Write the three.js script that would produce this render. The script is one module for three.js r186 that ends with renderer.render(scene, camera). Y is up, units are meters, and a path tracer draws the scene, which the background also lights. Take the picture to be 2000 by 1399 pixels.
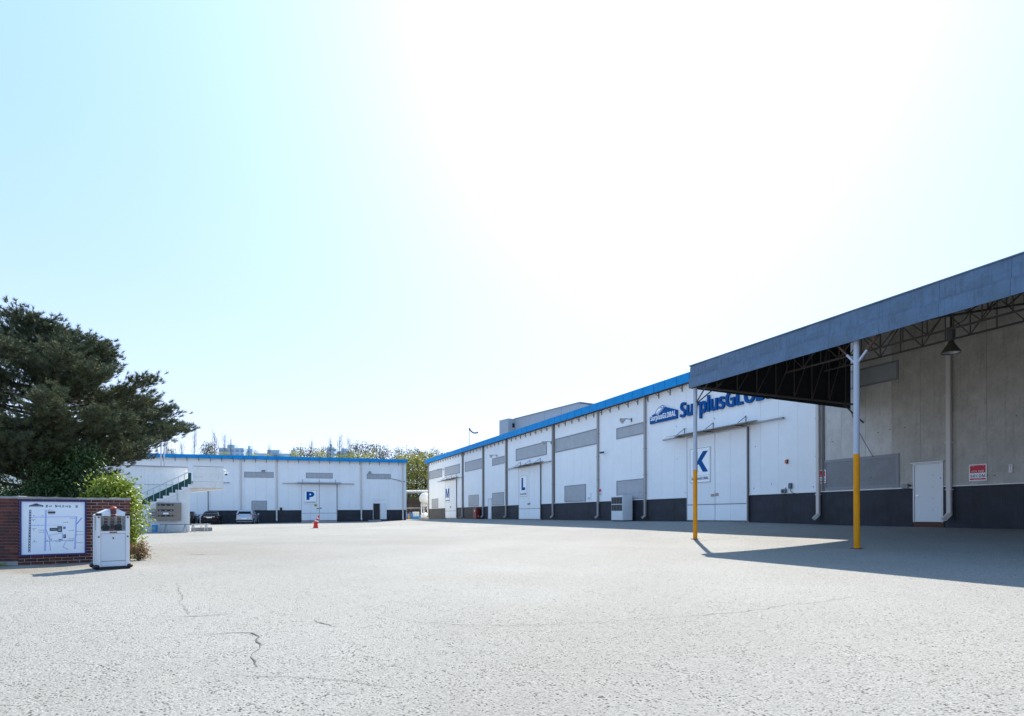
import * as THREE from 'three';
import { mergeGeometries, mergeVertices, toCreasedNormals } from 'three/addons/utils/BufferGeometryUtils.js';
import { RoundedBoxGeometry } from 'three/addons/geometries/RoundedBoxGeometry.js';
import { TextGeometry } from 'three/addons/geometries/TextGeometry.js';
import { FontLoader } from 'three/addons/loaders/FontLoader.js';

// ------------------------------------------------------------------ camera, sky, sun, exposure
const scene = new THREE.Scene();
const camera = new THREE.PerspectiveCamera(2 * Math.atan(1003 / 1150) * 180 / Math.PI, 2000 / 2006, 0.1, 3000);
camera.position.set(0, 1.1, 0);
camera.setViewOffset(2000, 2006, 0, 0, 2000, 1399);   // level camera with the lens raised
camera.updateProjectionMatrix();
const renderer = new THREE.WebGLRenderer({ antialias: true });
renderer.setSize(1024, 716);
renderer.toneMapping = THREE.LinearToneMapping;
renderer.toneMappingExposure = 2.0;
renderer.shadowMap.enabled = true;
renderer.shadowMap.type = THREE.PCFSoftShadowMap;

const SUN_EL = 42.5 * Math.PI / 180, SUN_AZ = 13.8 * Math.PI / 180;
const sunDir = new THREE.Vector3(Math.sin(SUN_AZ) * Math.cos(SUN_EL), Math.sin(SUN_EL), -Math.cos(SUN_AZ) * Math.cos(SUN_EL));
{
  const W = 512, H = 256, data = new Float32Array(W * H * 4);
  for (let j = 0; j < H; j++) for (let i = 0; i < W; i++) {
    const ph = ((i + .5) / W - .5) * 2 * Math.PI, th = ((j + .5) / H - .5) * Math.PI;
    const x = Math.cos(ph) * Math.cos(th), y = Math.sin(th), z = Math.sin(ph) * Math.cos(th);
    const g = Math.acos(Math.min(1, Math.max(-1, x * sunDir.x + y * sunDir.y + z * sunDir.z))) * 180 / Math.PI;
    const e = Math.max(0, th * 180 / Math.PI);
    const glow = Math.exp(-g / 20), haze = Math.exp(-e / 14);
    const k = (j * W + i) * 4;
    data[k] = .135 + .85 * glow + .42 * haze;
    data[k + 1] = .305 + .80 * glow + .31 * haze;
    data[k + 2] = .58 + .60 * glow + .20 * haze;
    data[k + 3] = 1;
  }
  const sky = new THREE.DataTexture(data, W, H, THREE.RGBAFormat, THREE.FloatType);
  sky.mapping = THREE.EquirectangularReflectionMapping;
  sky.magFilter = THREE.LinearFilter; sky.minFilter = THREE.LinearFilter; sky.needsUpdate = true;
  scene.background = sky; scene.environment = sky;
}
const sun = new THREE.DirectionalLight(new THREE.Color(1, .93, .82), 5);
sun.position.copy(sunDir).multiplyScalar(150).add(new THREE.Vector3(0, 0, -40));
sun.target.position.set(0, 0, -40);
sun.castShadow = true;
sun.shadow.mapSize.set(4096, 4096);
Object.assign(sun.shadow.camera, { left: -90, right: 90, top: 90, bottom: -90, near: 1, far: 400 });
scene.add(sun, sun.target);

// ------------------------------------------------------------------ helpers
function rng(seed) { let a = seed >>> 0; return () => { a |= 0; a = a + 0x6D2B79F5 | 0; let t = Math.imul(a ^ a >>> 15, 1 | a); t = t + Math.imul(t ^ t >>> 7, 61 | t) ^ t; return ((t ^ t >>> 14) >>> 0) / 4294967296; }; }
const used = {};
function numbered(n) { const k = used[n] = (used[n] ?? -1) + 1; return k ? n + '_' + String(k).padStart(3, '0') : n; }
function tag(o, label, category, group) { o.userData.label = label; o.userData.category = category; if (group) o.userData.group = group; return o; }
function thing(name, label, category, pos = [0, 0, 0], turn = 0, group) {
  const o = new THREE.Group(); o.name = numbered(name); o.position.set(...pos); o.rotation.y = turn; scene.add(o);
  return tag(o, label, category, group);
}
function part(name, geo, mat, parent) {
  const m = new THREE.Mesh(Array.isArray(geo) ? (geo.length > 1 ? merge(geo) : geo[0]) : geo, mat);
  m.name = name; m.castShadow = m.receiveShadow = true; parent.add(m); return m;
}
function merge(list) { return mergeGeometries(list.map(g => { const q = g.index ? g.toNonIndexed() : g; for (const k of Object.keys(q.attributes)) if (!['position', 'normal', 'uv'].includes(k)) q.deleteAttribute(k); if (!q.attributes.uv) q.setAttribute('uv', new THREE.BufferAttribute(new Float32Array(q.attributes.position.count * 2), 2)); return q; })); }
function struct(name, geo, mat) { const m = part(name, geo, mat, scene); m.userData.kind = 'structure'; return m; }
// box by its limits
function bx(x0, x1, y0, y1, z0, z1) { const g = new THREE.BoxGeometry(x1 - x0, y1 - y0, z1 - z0); g.translate((x0 + x1) / 2, (y0 + y1) / 2, (z0 + z1) / 2); return g; }
function rbx(x0, x1, y0, y1, z0, z1, r = .01, s = 2) { const g = new RoundedBoxGeometry(x1 - x0, y1 - y0, z1 - z0, s, r); g.translate((x0 + x1) / 2, (y0 + y1) / 2, (z0 + z1) / 2); return g; }
function cyl(a, b, r0, r1 = r0, seg = 10, open = false) {
  const A = new THREE.Vector3(...a), B = new THREE.Vector3(...b), L = A.distanceTo(B);
  const g = new THREE.CylinderGeometry(r1, r0, L, seg, 1, open);
  g.applyQuaternion(new THREE.Quaternion().setFromUnitVectors(new THREE.Vector3(0, 1, 0), B.clone().sub(A).normalize()));
  g.translate((A.x + B.x) / 2, (A.y + B.y) / 2, (A.z + B.z) / 2); return g;
}
function bar(a, b, w, d = w) {   // square bar between two points
  const A = new THREE.Vector3(...a), B = new THREE.Vector3(...b), L = A.distanceTo(B);
  const g = new THREE.BoxGeometry(w, L, d);
  g.applyQuaternion(new THREE.Quaternion().setFromUnitVectors(new THREE.Vector3(0, 1, 0), B.clone().sub(A).normalize()));
  g.translate((A.x + B.x) / 2, (A.y + B.y) / 2, (A.z + B.z) / 2); return g;
}
function tube(pts, r, seg = 12, rad = 6) { return new THREE.TubeGeometry(new THREE.CatmullRomCurve3(pts.map(p => new THREE.Vector3(...p))), seg, r, rad); }
function poly(pts, depth, holes) { const s = new THREE.Shape(pts.map(p => new THREE.Vector2(...p))); if (holes) for (const h of holes) s.holes.push(new THREE.Path(h.map(p => new THREE.Vector2(...p)))); return new THREE.ExtrudeGeometry(s, { depth, bevelEnabled: false }); }
function metreUV(g, ox = 0, oy = 0) {
  const p = g.attributes.position, n = g.attributes.normal, uv = new Float32Array(p.count * 2);
  for (let i = 0; i < p.count; i++) {
    const ax = Math.abs(n.getX(i)), ay = Math.abs(n.getY(i)), az = Math.abs(n.getZ(i));
    const x = p.getX(i), y = p.getY(i), z = p.getZ(i);
    const [u, v] = az >= ax && az >= ay ? [x, y] : ax >= ay ? [z, y] : [x, z];
    uv[2 * i] = u + ox; uv[2 * i + 1] = v + oy;
  }
  g.setAttribute('uv', new THREE.BufferAttribute(uv, 2)); return g;
}
// tileable value noise on a grid
function noiseTile(N, cells, seed) {
  const r = rng(seed), g = new Float32Array(cells * cells).map(() => r()), out = new Float32Array(N * N), k = cells / N;
  for (let j = 0; j < N; j++) {
    const y = j * k, y0 = Math.floor(y), fy = y - y0, sy = fy * fy * (3 - 2 * fy), a = (y0 % cells) * cells, b = ((y0 + 1) % cells) * cells;
    for (let i = 0; i < N; i++) {
      const x = i * k, x0 = Math.floor(x), fx = x - x0, sx = fx * fx * (3 - 2 * fx), c = x0 % cells, d = (x0 + 1) % cells;
      const t = g[a + c] + (g[a + d] - g[a + c]) * sx, u = g[b + c] + (g[b + d] - g[b + c]) * sx;
      out[j * N + i] = t + (u - t) * sy;
    }
  }
  return out;
}
function dataTex(N, fn, srgb = true, M = N) {
  const d = new Uint8Array(N * M * 4);
  for (let j = 0; j < M; j++) for (let i = 0; i < N; i++) { const c = fn(i, j), k = (j * N + i) * 4; d[k] = c[0]; d[k + 1] = c[1]; d[k + 2] = c[2]; d[k + 3] = 255; }
  const t = new THREE.DataTexture(d, N, M); t.wrapS = t.wrapT = THREE.RepeatWrapping; t.magFilter = THREE.LinearFilter; t.minFilter = THREE.LinearMipmapLinearFilter; t.generateMipmaps = true;
  if (srgb) t.colorSpace = THREE.SRGBColorSpace; t.needsUpdate = true; return t;
}
function canvasTex(w, h, draw) {
  const c = document.createElement('canvas'); c.width = w; c.height = h; draw(c.getContext('2d'), w, h);
  const t = new THREE.CanvasTexture(c); t.colorSpace = THREE.SRGBColorSpace; t.magFilter = THREE.LinearFilter; return t;
}
const toS = v => 255 * (v <= .0031308 ? 12.92 * v : 1.055 * Math.pow(Math.min(1, v), 1 / 2.4) - .055);
const lin = (r, g, b) => new THREE.Color().setRGB(r, g, b);
const M = (r, g, b, rough = .7, o = {}) => new THREE.MeshStandardMaterial({ color: lin(r, g, b), roughness: rough, ...o });
function hnoise(x, y, s = 0) { const v = Math.sin(x * 127.1 + y * 311.7 + s * 74.7) * 43758.5453; return v - Math.floor(v); }
function vnoise(x, y, s = 0) { const i = Math.floor(x), j = Math.floor(y), f = x - i, g = y - j, u = f * f * (3 - 2 * f), v = g * g * (3 - 2 * g); const a = hnoise(i, j, s), b = hnoise(i + 1, j, s), c = hnoise(i, j + 1, s), d = hnoise(i + 1, j + 1, s); return a + (b - a) * u + (c - a) * v + (a - b - c + d) * u * v; }
function fbm(x, y, s = 0, o = 4) { let a = 0, w = .5, t = 0; for (let k = 0; k < o; k++) { a += w * vnoise(x, y, s + k); t += w; w *= .5; x *= 2.03; y *= 2.03; } return a / t; }

// ------------------------------------------------------------------ frames of the two long buildings
const RW = { pos: [-12.162, 0, -85.807], turn: -1.16067, ux: .3987, uz: .9171 };      // x along the wall from its far corner, z out into the yard
const PW = { pos: [-13.042, 0, -72.455], turn: .33535, ux: .9443, uz: -.3291 };        // x along the wall, 0 at its right corner
const rwPoint = (u, off) => [RW.pos[0] + u * RW.ux - off * RW.uz, RW.pos[2] + u * RW.uz + off * RW.ux];
const pwPoint = (u, off) => [PW.pos[0] + u * PW.ux - off * PW.uz, PW.pos[2] + u * PW.uz + off * PW.ux];
const ss = (a, b, x) => { const t = Math.min(1, Math.max(0, (x - a) / (b - a))); return t * t * (3 - 2 * t); };
function lerpTable(t, x) { if (x <= t[0][0]) return t[0][1]; for (let i = 1; i < t.length; i++) if (x <= t[i][0]) { const [a, b] = t[i - 1], [c, d] = t[i]; return b + (d - b) * (x - a) / (c - a); } return t[t.length - 1][1]; }
const rBase = [[-10, .1], [0, .17], [8, .34], [15, .44], [37, .54], [51, .6], [60, .66], [66, .6], [90, .57]];
function ground(x, z) {
  const dx = x - RW.pos[0], dz = z - RW.pos[2];
  const u = dx * RW.ux + dz * RW.uz, off = -dx * RW.uz + dz * RW.ux;
  const px = x - PW.pos[0], pz = z - PW.pos[2];
  const v = px * PW.ux + pz * PW.uz, pf = -px * PW.uz + pz * PW.ux;
  const gp = Math.min(.22, Math.max(-.1, .2 + .0135 * Math.max(-24, v))) * (1 - ss(0, 18, pf));
  const gr = lerpTable(rBase, u) * (1 - ss(-1, 18.5, off) * .999);
  const w = (1 - ss(-1, 18.5, off)) * ss(-14, 2, u);
  const far = 1 - ss(110, 160, Math.hypot(x, z));
  return (gp * (1 - w) + Math.max(gr, gp * (1 - w)) * w) * far + .012 * (fbm(x * .25, z * .25, 9, 3) - .5) * (1 - ss(20, 60, Math.hypot(x, z)));
}

// ------------------------------------------------------------------ materials
const asphaltTex = (() => {
  const N = 2048, r = rng(11), raw = new Float32Array(N * N);
  for (let i = 0; i < N * N; i++) raw[i] = r();
  const blur = (src, R) => { const t = new Float32Array(N * N), o = new Float32Array(N * N), w = 1 / (2 * R + 1); for (let j = 0; j < N; j++) { let s = 0; for (let i = -R; i <= R; i++) s += src[j * N + (i + N) % N]; for (let i = 0; i < N; i++) { t[j * N + i] = s * w; s += src[j * N + (i + R + 1) % N] - src[j * N + (i - R + N) % N]; } } for (let i = 0; i < N; i++) { let s = 0; for (let j = -R; j <= R; j++) s += t[((j + N) % N) * N + i]; for (let j = 0; j < N; j++) { o[j * N + i] = s * w; s += t[((j + R + 1) % N) * N + i] - t[((j - R + N) % N) * N + i]; } } return o; };
  const a = blur(raw, 1), b = blur(blur(raw, 2), 2), c = noiseTile(N, 96, 5), d = noiseTile(N, 24, 6);
  const col = new Float32Array(N * N), hgt = new Float32Array(N * N);
  for (let i = 0; i < N * N; i++) {
    const s = (a[i] - .5) * 5.2, t = (b[i] - .5) * 20;
    const wear = (c[i] - .5) * .5 + (d[i] - .5) * .5;
    const pit = Math.max(0, -t - 1.05 + wear * 2.0);
    hgt[i] = .62 + s * .11 + t * .1 - pit * .25;
    col[i] = Math.max(.03, .240 + s * .046 + t * .022 + wear * .03 - Math.min(.17, pit * .22));
  }
  return {
    map: dataTex(N, (i, j) => { const v = col[j * N + i]; return [toS(v * 1.01), toS(v), toS(v * .94)]; }),
    bump: dataTex(N, (i, j) => { const v = 255 * Math.min(1, Math.max(0, hgt[j * N + i])); return [v, v, v]; }, false),
  };
})();
const mGround = new THREE.MeshStandardMaterial({ map: asphaltTex.map, bumpMap: asphaltTex.bump, bumpScale: .009, roughness: .93, vertexColors: true });
const streakTex = (base, amp, streak, seed, size = 1024, spots = 0) => {
  const N = size, a = noiseTile(N, 64, seed), b = noiseTile(N, 16, seed + 1), c = noiseTile(N, 6, seed + 2), st = new Float32Array(N), r = rng(seed), fine = noiseTile(N, 256, seed + 3);
  const s1 = noiseTile(N, 128, seed + 4);
  return dataTex(N, (i, j) => {
    const k = j * N + i, run = s1[(Math.floor(j / 14) % N) * N + i], sv = Math.max(0, run - .62) * streak * (.4 + b[k]);
    let v = 1 + amp * ((a[k] - .5) * .5 + (b[k] - .5) * .7 + (c[k] - .5) * .6 + (fine[k] - .5) * .35) - sv;
    if (spots && fine[k] > .93 && a[k] > .6) v -= spots;
    return base.map((q, n) => toS(Math.max(.003, q * (1 + (v - 1) * (n == 2 ? 1.15 : 1)))));
  });
};
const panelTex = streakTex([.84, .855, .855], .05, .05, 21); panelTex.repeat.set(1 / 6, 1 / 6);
const panelGrimeShadeTex = streakTex([.44, .415, .37], .28, .4, 31, 1024, .25); const panelHalfShadeTex = streakTex([.55, .535, .50], .22, .3, 36, 512, .2); panelHalfShadeTex.repeat.set(1 / 4, 1 / 4); panelGrimeShadeTex.repeat.set(1 / 5, 1 / 5);  // grime streaks, with canopy shade also put into the base tones
const dadoTex = streakTex([.015, .017, .026], .75, -1.4, 41); dadoTex.repeat.set(1 / 5, 1 / 5);
const dadoGreyTex = streakTex([.085, .080, .080], .45, .6, 51, 512); dadoGreyTex.repeat.set(1 / 4, 1 / 4);
const fasciaTex = streakTex([.085, .145, .225], .34, .55, 61); fasciaTex.repeat.set(1 / 4, 1 / 4);
const blueTex = streakTex([.004, .26, .60], .16, .2, 71, 512); blueTex.repeat.set(1 / 5, 1 / 5);
const plasterTex = streakTex([.80, .79, .76], .12, .3, 81); plasterTex.repeat.set(1 / 5, 1 / 5);
const greyTex = streakTex([.38, .395, .415], .16, .3, 91, 512); greyTex.repeat.set(1 / 3, 1 / 3);
const tex = (t, rough, o = {}) => new THREE.MeshStandardMaterial({ map: t, roughness: rough, ...o });
const m = {
  panel: tex(panelTex, .55), panelGrimeShade: tex(panelGrimeShadeTex, .75), panelHalfShade: tex(panelHalfShadeTex, .7), dado: tex(dadoTex, .62), dadoGrey: tex(dadoGreyTex, .85),
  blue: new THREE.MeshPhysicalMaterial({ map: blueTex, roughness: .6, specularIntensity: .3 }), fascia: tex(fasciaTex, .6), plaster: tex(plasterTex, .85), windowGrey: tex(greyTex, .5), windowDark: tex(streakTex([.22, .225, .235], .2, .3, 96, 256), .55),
  backing: M(.42, .43, .44, .9), frameGrey: M(.24, .25, .27, .55), pipe: M(.36, .33, .31, .5), pipeDark: M(.12, .11, .11, .5), pipePale: M(.62, .58, .54, .5),
  black: M(.012, .012, .014, .6), darkSteel: M(.06, .05, .046, .75), rust: M(.10, .045, .03, .8), trussBrown: M(.10, .085, .08, .75), roofDark: M(.012, .014, .018, .9),
  door: M(.74, .77, .78, .5), white: M(.8, .8, .79, .5), galv: M(.5, .51, .52, .4, { metalness: .5 }), roofSheet: M(.35, .37, .4, .5),
  yellow: new THREE.MeshPhysicalMaterial({ map: streakTex([.74, .29, .006], .2, .35, 101, 256), roughness: .55, specularIntensity: .4 }), postBlue: M(.42, .47, .54, .45),
  logoBlue: new THREE.MeshPhysicalMaterial({ color: lin(.001, .085, .29), roughness: .6, specularIntensity: .25 }), navy: M(.006, .018, .09, .6), red: M(.55, .02, .02, .5), redDark: M(.19, .012, .015, .45), signWhite: M(.93, .94, .94, .5),
  concrete: tex(streakTex([.30, .29, .28], .35, .2, 111, 512), .9), mortar: M(.46, .43, .40, .95), mortarDark: M(.16, .15, .15, .95),
  glassDark: new THREE.MeshPhysicalMaterial({ color: lin(.01, .012, .015), roughness: .08, specularIntensity: .6 }),
  chrome: M(.6, .61, .62, .2, { metalness: .9 }), tyre: M(.012, .012, .012, .85), lampRed: new THREE.MeshPhysicalMaterial({ color: lin(.5, .01, .015), roughness: .2, clearcoat: .6 }),
  coneRed: M(.62, .035, .02, .5), coneWhite: M(.75, .72, .70, .5), greenNet: M(.006, .06, .05, .7), stainless: M(.27, .25, .235, .3, { metalness: .8 }),
  bark: M(.055, .042, .035, .95), barkPale: M(.16, .14, .12, .95), soil: tex(streakTex([.11, .085, .06], .7, .2, 121, 512), 1),
  pineA: new THREE.MeshPhysicalMaterial({ color: lin(.080, .105, .055), roughness: .75, transmission: .12, thickness: 0 }),
  pineB: new THREE.MeshPhysicalMaterial({ color: lin(.125, .145, .065), roughness: .75, transmission: .12, thickness: 0 }),
  leafDark: new THREE.MeshPhysicalMaterial({ color: lin(.05, .11, .02), roughness: .6, transmission: .3, thickness: 0 }),
  leafBright: new THREE.MeshPhysicalMaterial({ color: lin(.25, .33, .02), roughness: .65, transmission: .4, thickness: 0 }),
  leafBrown: new THREE.MeshPhysicalMaterial({ color: lin(.24, .14, .055), roughness: .8, transmission: .2, thickness: 0 }),
  leafYellow: new THREE.MeshPhysicalMaterial({ color: lin(.30, .31, .03), roughness: .7, transmission: .4, thickness: 0 }),
  leafGrey: new THREE.MeshPhysicalMaterial({ color: lin(.062, .085, .046), roughness: .8, transmission: .15, thickness: 0 }),
};
m.yellow.map.repeat.set(1, 1); m.windowDark.map.repeat.set(.4, .4); m.concrete.map.repeat.set(.5, .5); m.soil.map.repeat.set(.5, .5);

// ------------------------------------------------------------------ ground
{
  const NX = 300, NZ = 340, pos = [], uv = [], col = [], idx = [];
  const mapX = t => { const s = Math.abs(t); return Math.sign(t) * (s < .86 ? s / .86 * 42 : 42 + Math.pow((s - .86) / .14, 3) * 1500); };
  const mapZ = t => t < .88 ? 12 - t / .88 * 112 : -100 - Math.pow((t - .88) / .12, 3) * 1600;
  for (let j = 0; j <= NZ; j++) for (let i = 0; i <= NX; i++) {
    const x = mapX(i / NX * 2 - 1), z = j == 0 ? 600 : mapZ(j / NZ);
    pos.push(x, ground(x, z), z); uv.push(x / 4.0, z / 4.0);
    const big = fbm(x * .11, z * .11, 3, 4), mid = fbm(x * .6 + 7, z * .6, 5, 3), track = fbm(x * .5 + z * .12, z * .05 - x * .02, 15, 3);
    const v = .94 + (big - .5) * .22 + (mid - .5) * .16 + (track - .5) * .14;
    // sandy dirt washed up along the foot of the brick wall, ragged at its edge
    const dw = Math.max(0, 1 - Math.hypot(Math.max(0, Math.abs(x + 10.6) - 1.7), Math.max(0, Math.abs(z + 12.0) - .5)) / .9), dirt = dw > 0 && fbm(x * 2.6, z * 2.6, 33, 4) + dw * .35 > .62 ? .75 : 0;
    col.push(v * (1 - .22 * dirt), v * (.995 + (big - .5) * .02) * (1 - .32 * dirt), v * (.985 + (mid - .5) * .04) * (1 - .45 * dirt));
  }
  for (let j = 0; j < NZ; j++) for (let i = 0; i < NX; i++) { const a = j * (NX + 1) + i, b = a + 1, c = a + NX + 1, d = c + 1; idx.push(a, b, c, b, d, c); }
  const g = new THREE.BufferGeometry();
  g.setAttribute('position', new THREE.Float32BufferAttribute(pos, 3)); g.setAttribute('uv', new THREE.Float32BufferAttribute(uv, 2)); g.setAttribute('color', new THREE.Float32BufferAttribute(col, 3));
  g.setIndex(idx); g.computeVertexNormals();
  const gr = struct('ground', g, mGround);
  // cracks: ragged ribbons that follow the surface
  const mCrack = M(.07, .065, .06, 1), rc = rng(77);
  function crack(pts, w0) {
    const p = [], id = []; const curve = new THREE.CatmullRomCurve3(pts.map(([x, z]) => new THREE.Vector3(x, 0, -z)));
    const n = Math.max(8, Math.round(curve.getLength() / .07)); const q = curve.getSpacedPoints(n); let jx = 0, jz = 0;
    for (let i = 0; i <= n; i++) {
      jx = jx * .8 + (rc() - .5) * .05; jz = jz * .8 + (rc() - .5) * .05;
      const a = q[Math.max(0, i - 1)], b = q[Math.min(n, i + 1)], tx = b.x - a.x, tz = b.z - a.z, L = Math.hypot(tx, tz) || 1;
      const w = w0 * .6 * (.25 + rc() * 1.3) * Math.min(1, Math.min(i, n - i) / 3 + .1), x = q[i].x + jx, z = q[i].z + jz;
      for (const s of [-1, 1]) { const X = x - s * tz / L * w, Z = z + s * tx / L * w; p.push(X, ground(X, Z) + .005, Z); }
      if (i) { const k = 2 * i; id.push(k - 2, k - 1, k, k - 1, k + 1, k); }
    }
    const c = new THREE.BufferGeometry(); c.setAttribute('position', new THREE.Float32BufferAttribute(p, 3)); c.setIndex(id); c.computeVertexNormals();
    part('crack', c, mCrack, gr);
  }
  for (const [pts, w] of [
    [[[-1.15, 6.05], [-.6, 5.85], [0, 5.75], [.6, 5.85], [1.4, 6.1], [2.4, 6.5], [3.6, 7.2], [4.6, 7.8]], .006],
    [[[-3.7, 6.25], [-3.3, 6.3], [-3.0, 6.42]], .012],
    [[[-2.95, 5.3], [-2.65, 5.42], [-2.4, 5.42], [-2.2, 5.1], [-2.05, 4.85], [-1.95, 4.5], [-1.8, 4.2]], .009],
    [[[-2.05, 6.15], [-1.95, 5.95], [-1.8, 5.85], [-1.7, 5.7]], .013],
    [[[-5.3, 9.3], [-4.9, 8.6], [-4.45, 7.9], [-4.1, 7.3], [-3.75, 6.8], [-3.5, 6.35]], .005],
    [[[-2.9, 7.6], [-2.4, 7.75], [-1.9, 7.9]], .005],
    [[[-2.6, 9.0], [-2.0, 8.6], [-1.4, 8.1]], .004],
    [[[-1.9, 4.0], [-1.2, 3.9], [-.7, 3.7]], .005],
    [[[7.9, 12.4], [5.0, 13.4], [2.0, 15.0], [-2, 18]], .006],
    [[[-8.7, 15.6], [-7.9, 15.7], [-7.4, 15.8]], .03],
    [[[-8.4, 15.5], [-8.05, 15.6]], .07],
    [[[8.2, 21.2], [7.0, 20.7], [6.1, 20.2]], .02],
  ]) crack(pts, w);
  // soil bed behind the brick wall
  const sb = new THREE.Shape([[-26, 12.75], [-10.5, 12.75], [-9.15, 13.75], [-9.5, 14.9], [-11.2, 16.6], [-14.5, 20], [-26, 22]].map(p => new THREE.Vector2(...p)));
  const sg = new THREE.ShapeGeometry(sb); sg.rotateX(-Math.PI / 2); metreUV(sg); sg.translate(0, .025, 0);
  struct('soil_bed', sg, m.soil);
}

// ------------------------------------------------------------------ shared wall builders (local frame: x along the wall, y up, z out)
function panelWall(P, x0, x1, y0, y1, w, matFor, slope = 0) {
  let k = 0; const r = rng(Math.round(x1 * 100));
  for (let x = x0; x < x1 - .05; x += w, k++) { const e = Math.min(x1, x + w); part('wall_panel', metreUV(bx(x + .004, e - .004, y0, y1, -.05, (r() - .5) * .003), k * 1.37, k * .71), matFor((x + e) / 2), P); }
}
function fasciaRun(P, x0, x1, y0, y1, w, mat, bracketMat, zf) {
  for (let x = x0; x < x1 - .05; x += w) {
    const e = Math.min(x1, x + w);
    part('fascia_panel', metreUV(bx(x + .02, e - .02, y0, y1, zf - .05, zf), x), mat, P);
    part('gutter_bracket', [bx(x - .02, x + .02, y0 - .34, y0 + .03, .006, .05), bar([x, y0 - .02, zf - .06], [x, y0 - .2, .03], .025)], bracketMat, P);
  }
  part('gutter', bx(x0, x1, y0 + .02, y0 + .06, .0, zf - .06), m.darkSteel, P);
}
function downpipe(P, x, y0, y1, w, mat, foot = -1) {
  const d = part('downpipe', [rbx(x - w / 2, x + w / 2, y0, y1, .03, .03 + w * .8, .015, 1)], mat, P);
  part('elbow', [bar([x, y0 + .03, .03 + w * .4], [x + foot * .06, y0 - .16, .3], w * .95)], mat, d);
  for (let y = y0 + .9; y < y1; y += 1.7) part('pipe_clamp', bx(x - w / 2 - .03, x + w / 2 + .03, y, y + .05, .003, .04 + w * .8), mat, d);
}
function windowPart(P, x0, x1, y0, y1, panes, frame = .06, paneMat = m.windowGrey, frameMat = m.frameGrey) {
  const w = part('window', [bx(x0, x1, y0, y0 + frame, -.02, .035), bx(x0, x1, y1 - frame, y1, -.02, .035), bx(x0, x0 + frame, y0 + frame, y1 - frame, -.02, .035), bx(x1 - frame, x1, y0 + frame, y1 - frame, -.02, .035)], frameMat, P);
  for (let i = 0; i < panes; i++) { const a = x0 + frame + (x1 - x0 - 2 * frame) * i / panes, b = x0 + frame + (x1 - x0 - 2 * frame) * (i + 1) / panes; part('pane', metreUV(bx(a + .008, b - .008, y0 + frame, y1 - frame, -.02, .015 + (i % 2) * .003), x0 * 1.3 + i), paneMat, w); }
  return w;
}
function slidingDoor(P, x0, x1, y0, y1, band) {
  const d = part('sliding_door', [bx(x0, x0 + .05, y0, y1, .0, .10), bx(x1 - .05, x1, y0, y1, .0, .10), bx(x0 + .05, x1 - .05, y1 - .06, y1, .0, .10)], m.galv, P);
  const c = (x0 + x1) / 2, lw = (c - x0 - .07);
  for (const [a, b] of [[x0 + .055, c - .02], [c + .02, x1 - .055]]) {
    for (let k = 0; k < 2; k++) {
      const p0 = a + (b - a) * k / 2 + (k ? .006 : 0), p1 = a + (b - a) * (k + 1) / 2 - (k ? 0 : .006);
      part('door_panel', metreUV(bx(p0, p1, band + .025, y1 - .065, .02, .09), p0 * 1.7), m.panel, d);
      part('kick_panel', metreUV(bx(p0, p1, y0 + .02, band - .025, .02, .092), p0 * 2.3), m.panel, d);
    }
    part('cross_rail', bx(a, b, band - .02, band + .02, .02, .075), m.frameGrey, d);
  }
  part('hasp', [bx(c - .3, c - .05, y0 + 1.32, y0 + 1.46, .09, .12), bx(c + .03, c + .26, y0 + 1.34, y0 + 1.5, .09, .115)], m.stainless, d);
  part('centre_gap', bx(c - .018, c + .018, y0, y1 - .06, .01, .05), m.black, d);
  part('door_edge', bx(x1 + .004, x1 + .06, y0 + .1, y1 - .02, .004, .09), m.pipeDark, d);
  return d;
}
function doorAwning(P, x0, x1, y, rx0, rx1, depth = .75) {
  const a = part('awning', metreUV(poly([[0, 0], [depth, -.14], [depth, -.17], [0, -.03]], x1 - x0).rotateY(-Math.PI / 2).translate(x1, y + .1, .01)), m.roofSheet, P);
  const n = 3; for (let i = 0; i < n; i++) { const x = x0 + (x1 - x0) * (.12 + .38 * i); part('stay', [bar([x, y + .4, .01], [x, y - .02, depth * .8], .025), bar([x, y + .42, .012], [x, y + .02, .012], .03)], m.darkSteel, a); part('arm', bar([x, y - .1, .01], [x, y - .12, depth * .95], .05), m.darkSteel, a); }
  const r = part('door_rail', [rbx(rx0, rx1, y - .12, y - .03, .10, .19, .02, 1)], m.pipe, P);
  part('rail_bracket', Array.from({ length: 7 }, (_, i) => { const x = rx0 + .1 + (rx1 - rx0 - .2) * i / 6; return bx(x - .03, x + .03, y - .09, y - .02, 0, .1); }), m.darkSteel, r);
}
function floodlight(name, label, frame, x, y, aim = .3) {
  const [X, Z] = frame === RW ? rwPoint(x, .0) : pwPoint(x, .0);
  const t = thing(name, label, 'floodlight', [X, y, Z], frame.turn, 'floodlights on the warehouse walls');
  part('bracket', [bx(-.05, .05, -.12, .12, .0, .03), bar([0, .05, .02], [-.12, .08, .42], .035)], m.darkSteel, t);
  const g = new THREE.LatheGeometry([[0, -.02], [.07, -.02], [.09, .08], [.20, .28], [.205, .30], [.185, .30], [.08, .12], [0, .1]].map(p => new THREE.Vector2(...p)), 18);
  g.rotateX(2.35 - aim).translate(-.12, .05, .45);
  const h = part('reflector', g, m.galv, t);
  const l = new THREE.CircleGeometry(.19, 18); l.rotateX(-Math.PI / 2); l.translate(0, .285, 0); l.rotateX(2.35 - aim).translate(-.12, .05, .45); part('lens', l, M(.34, .35, .36, .15), h);
  return t;
}

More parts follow.
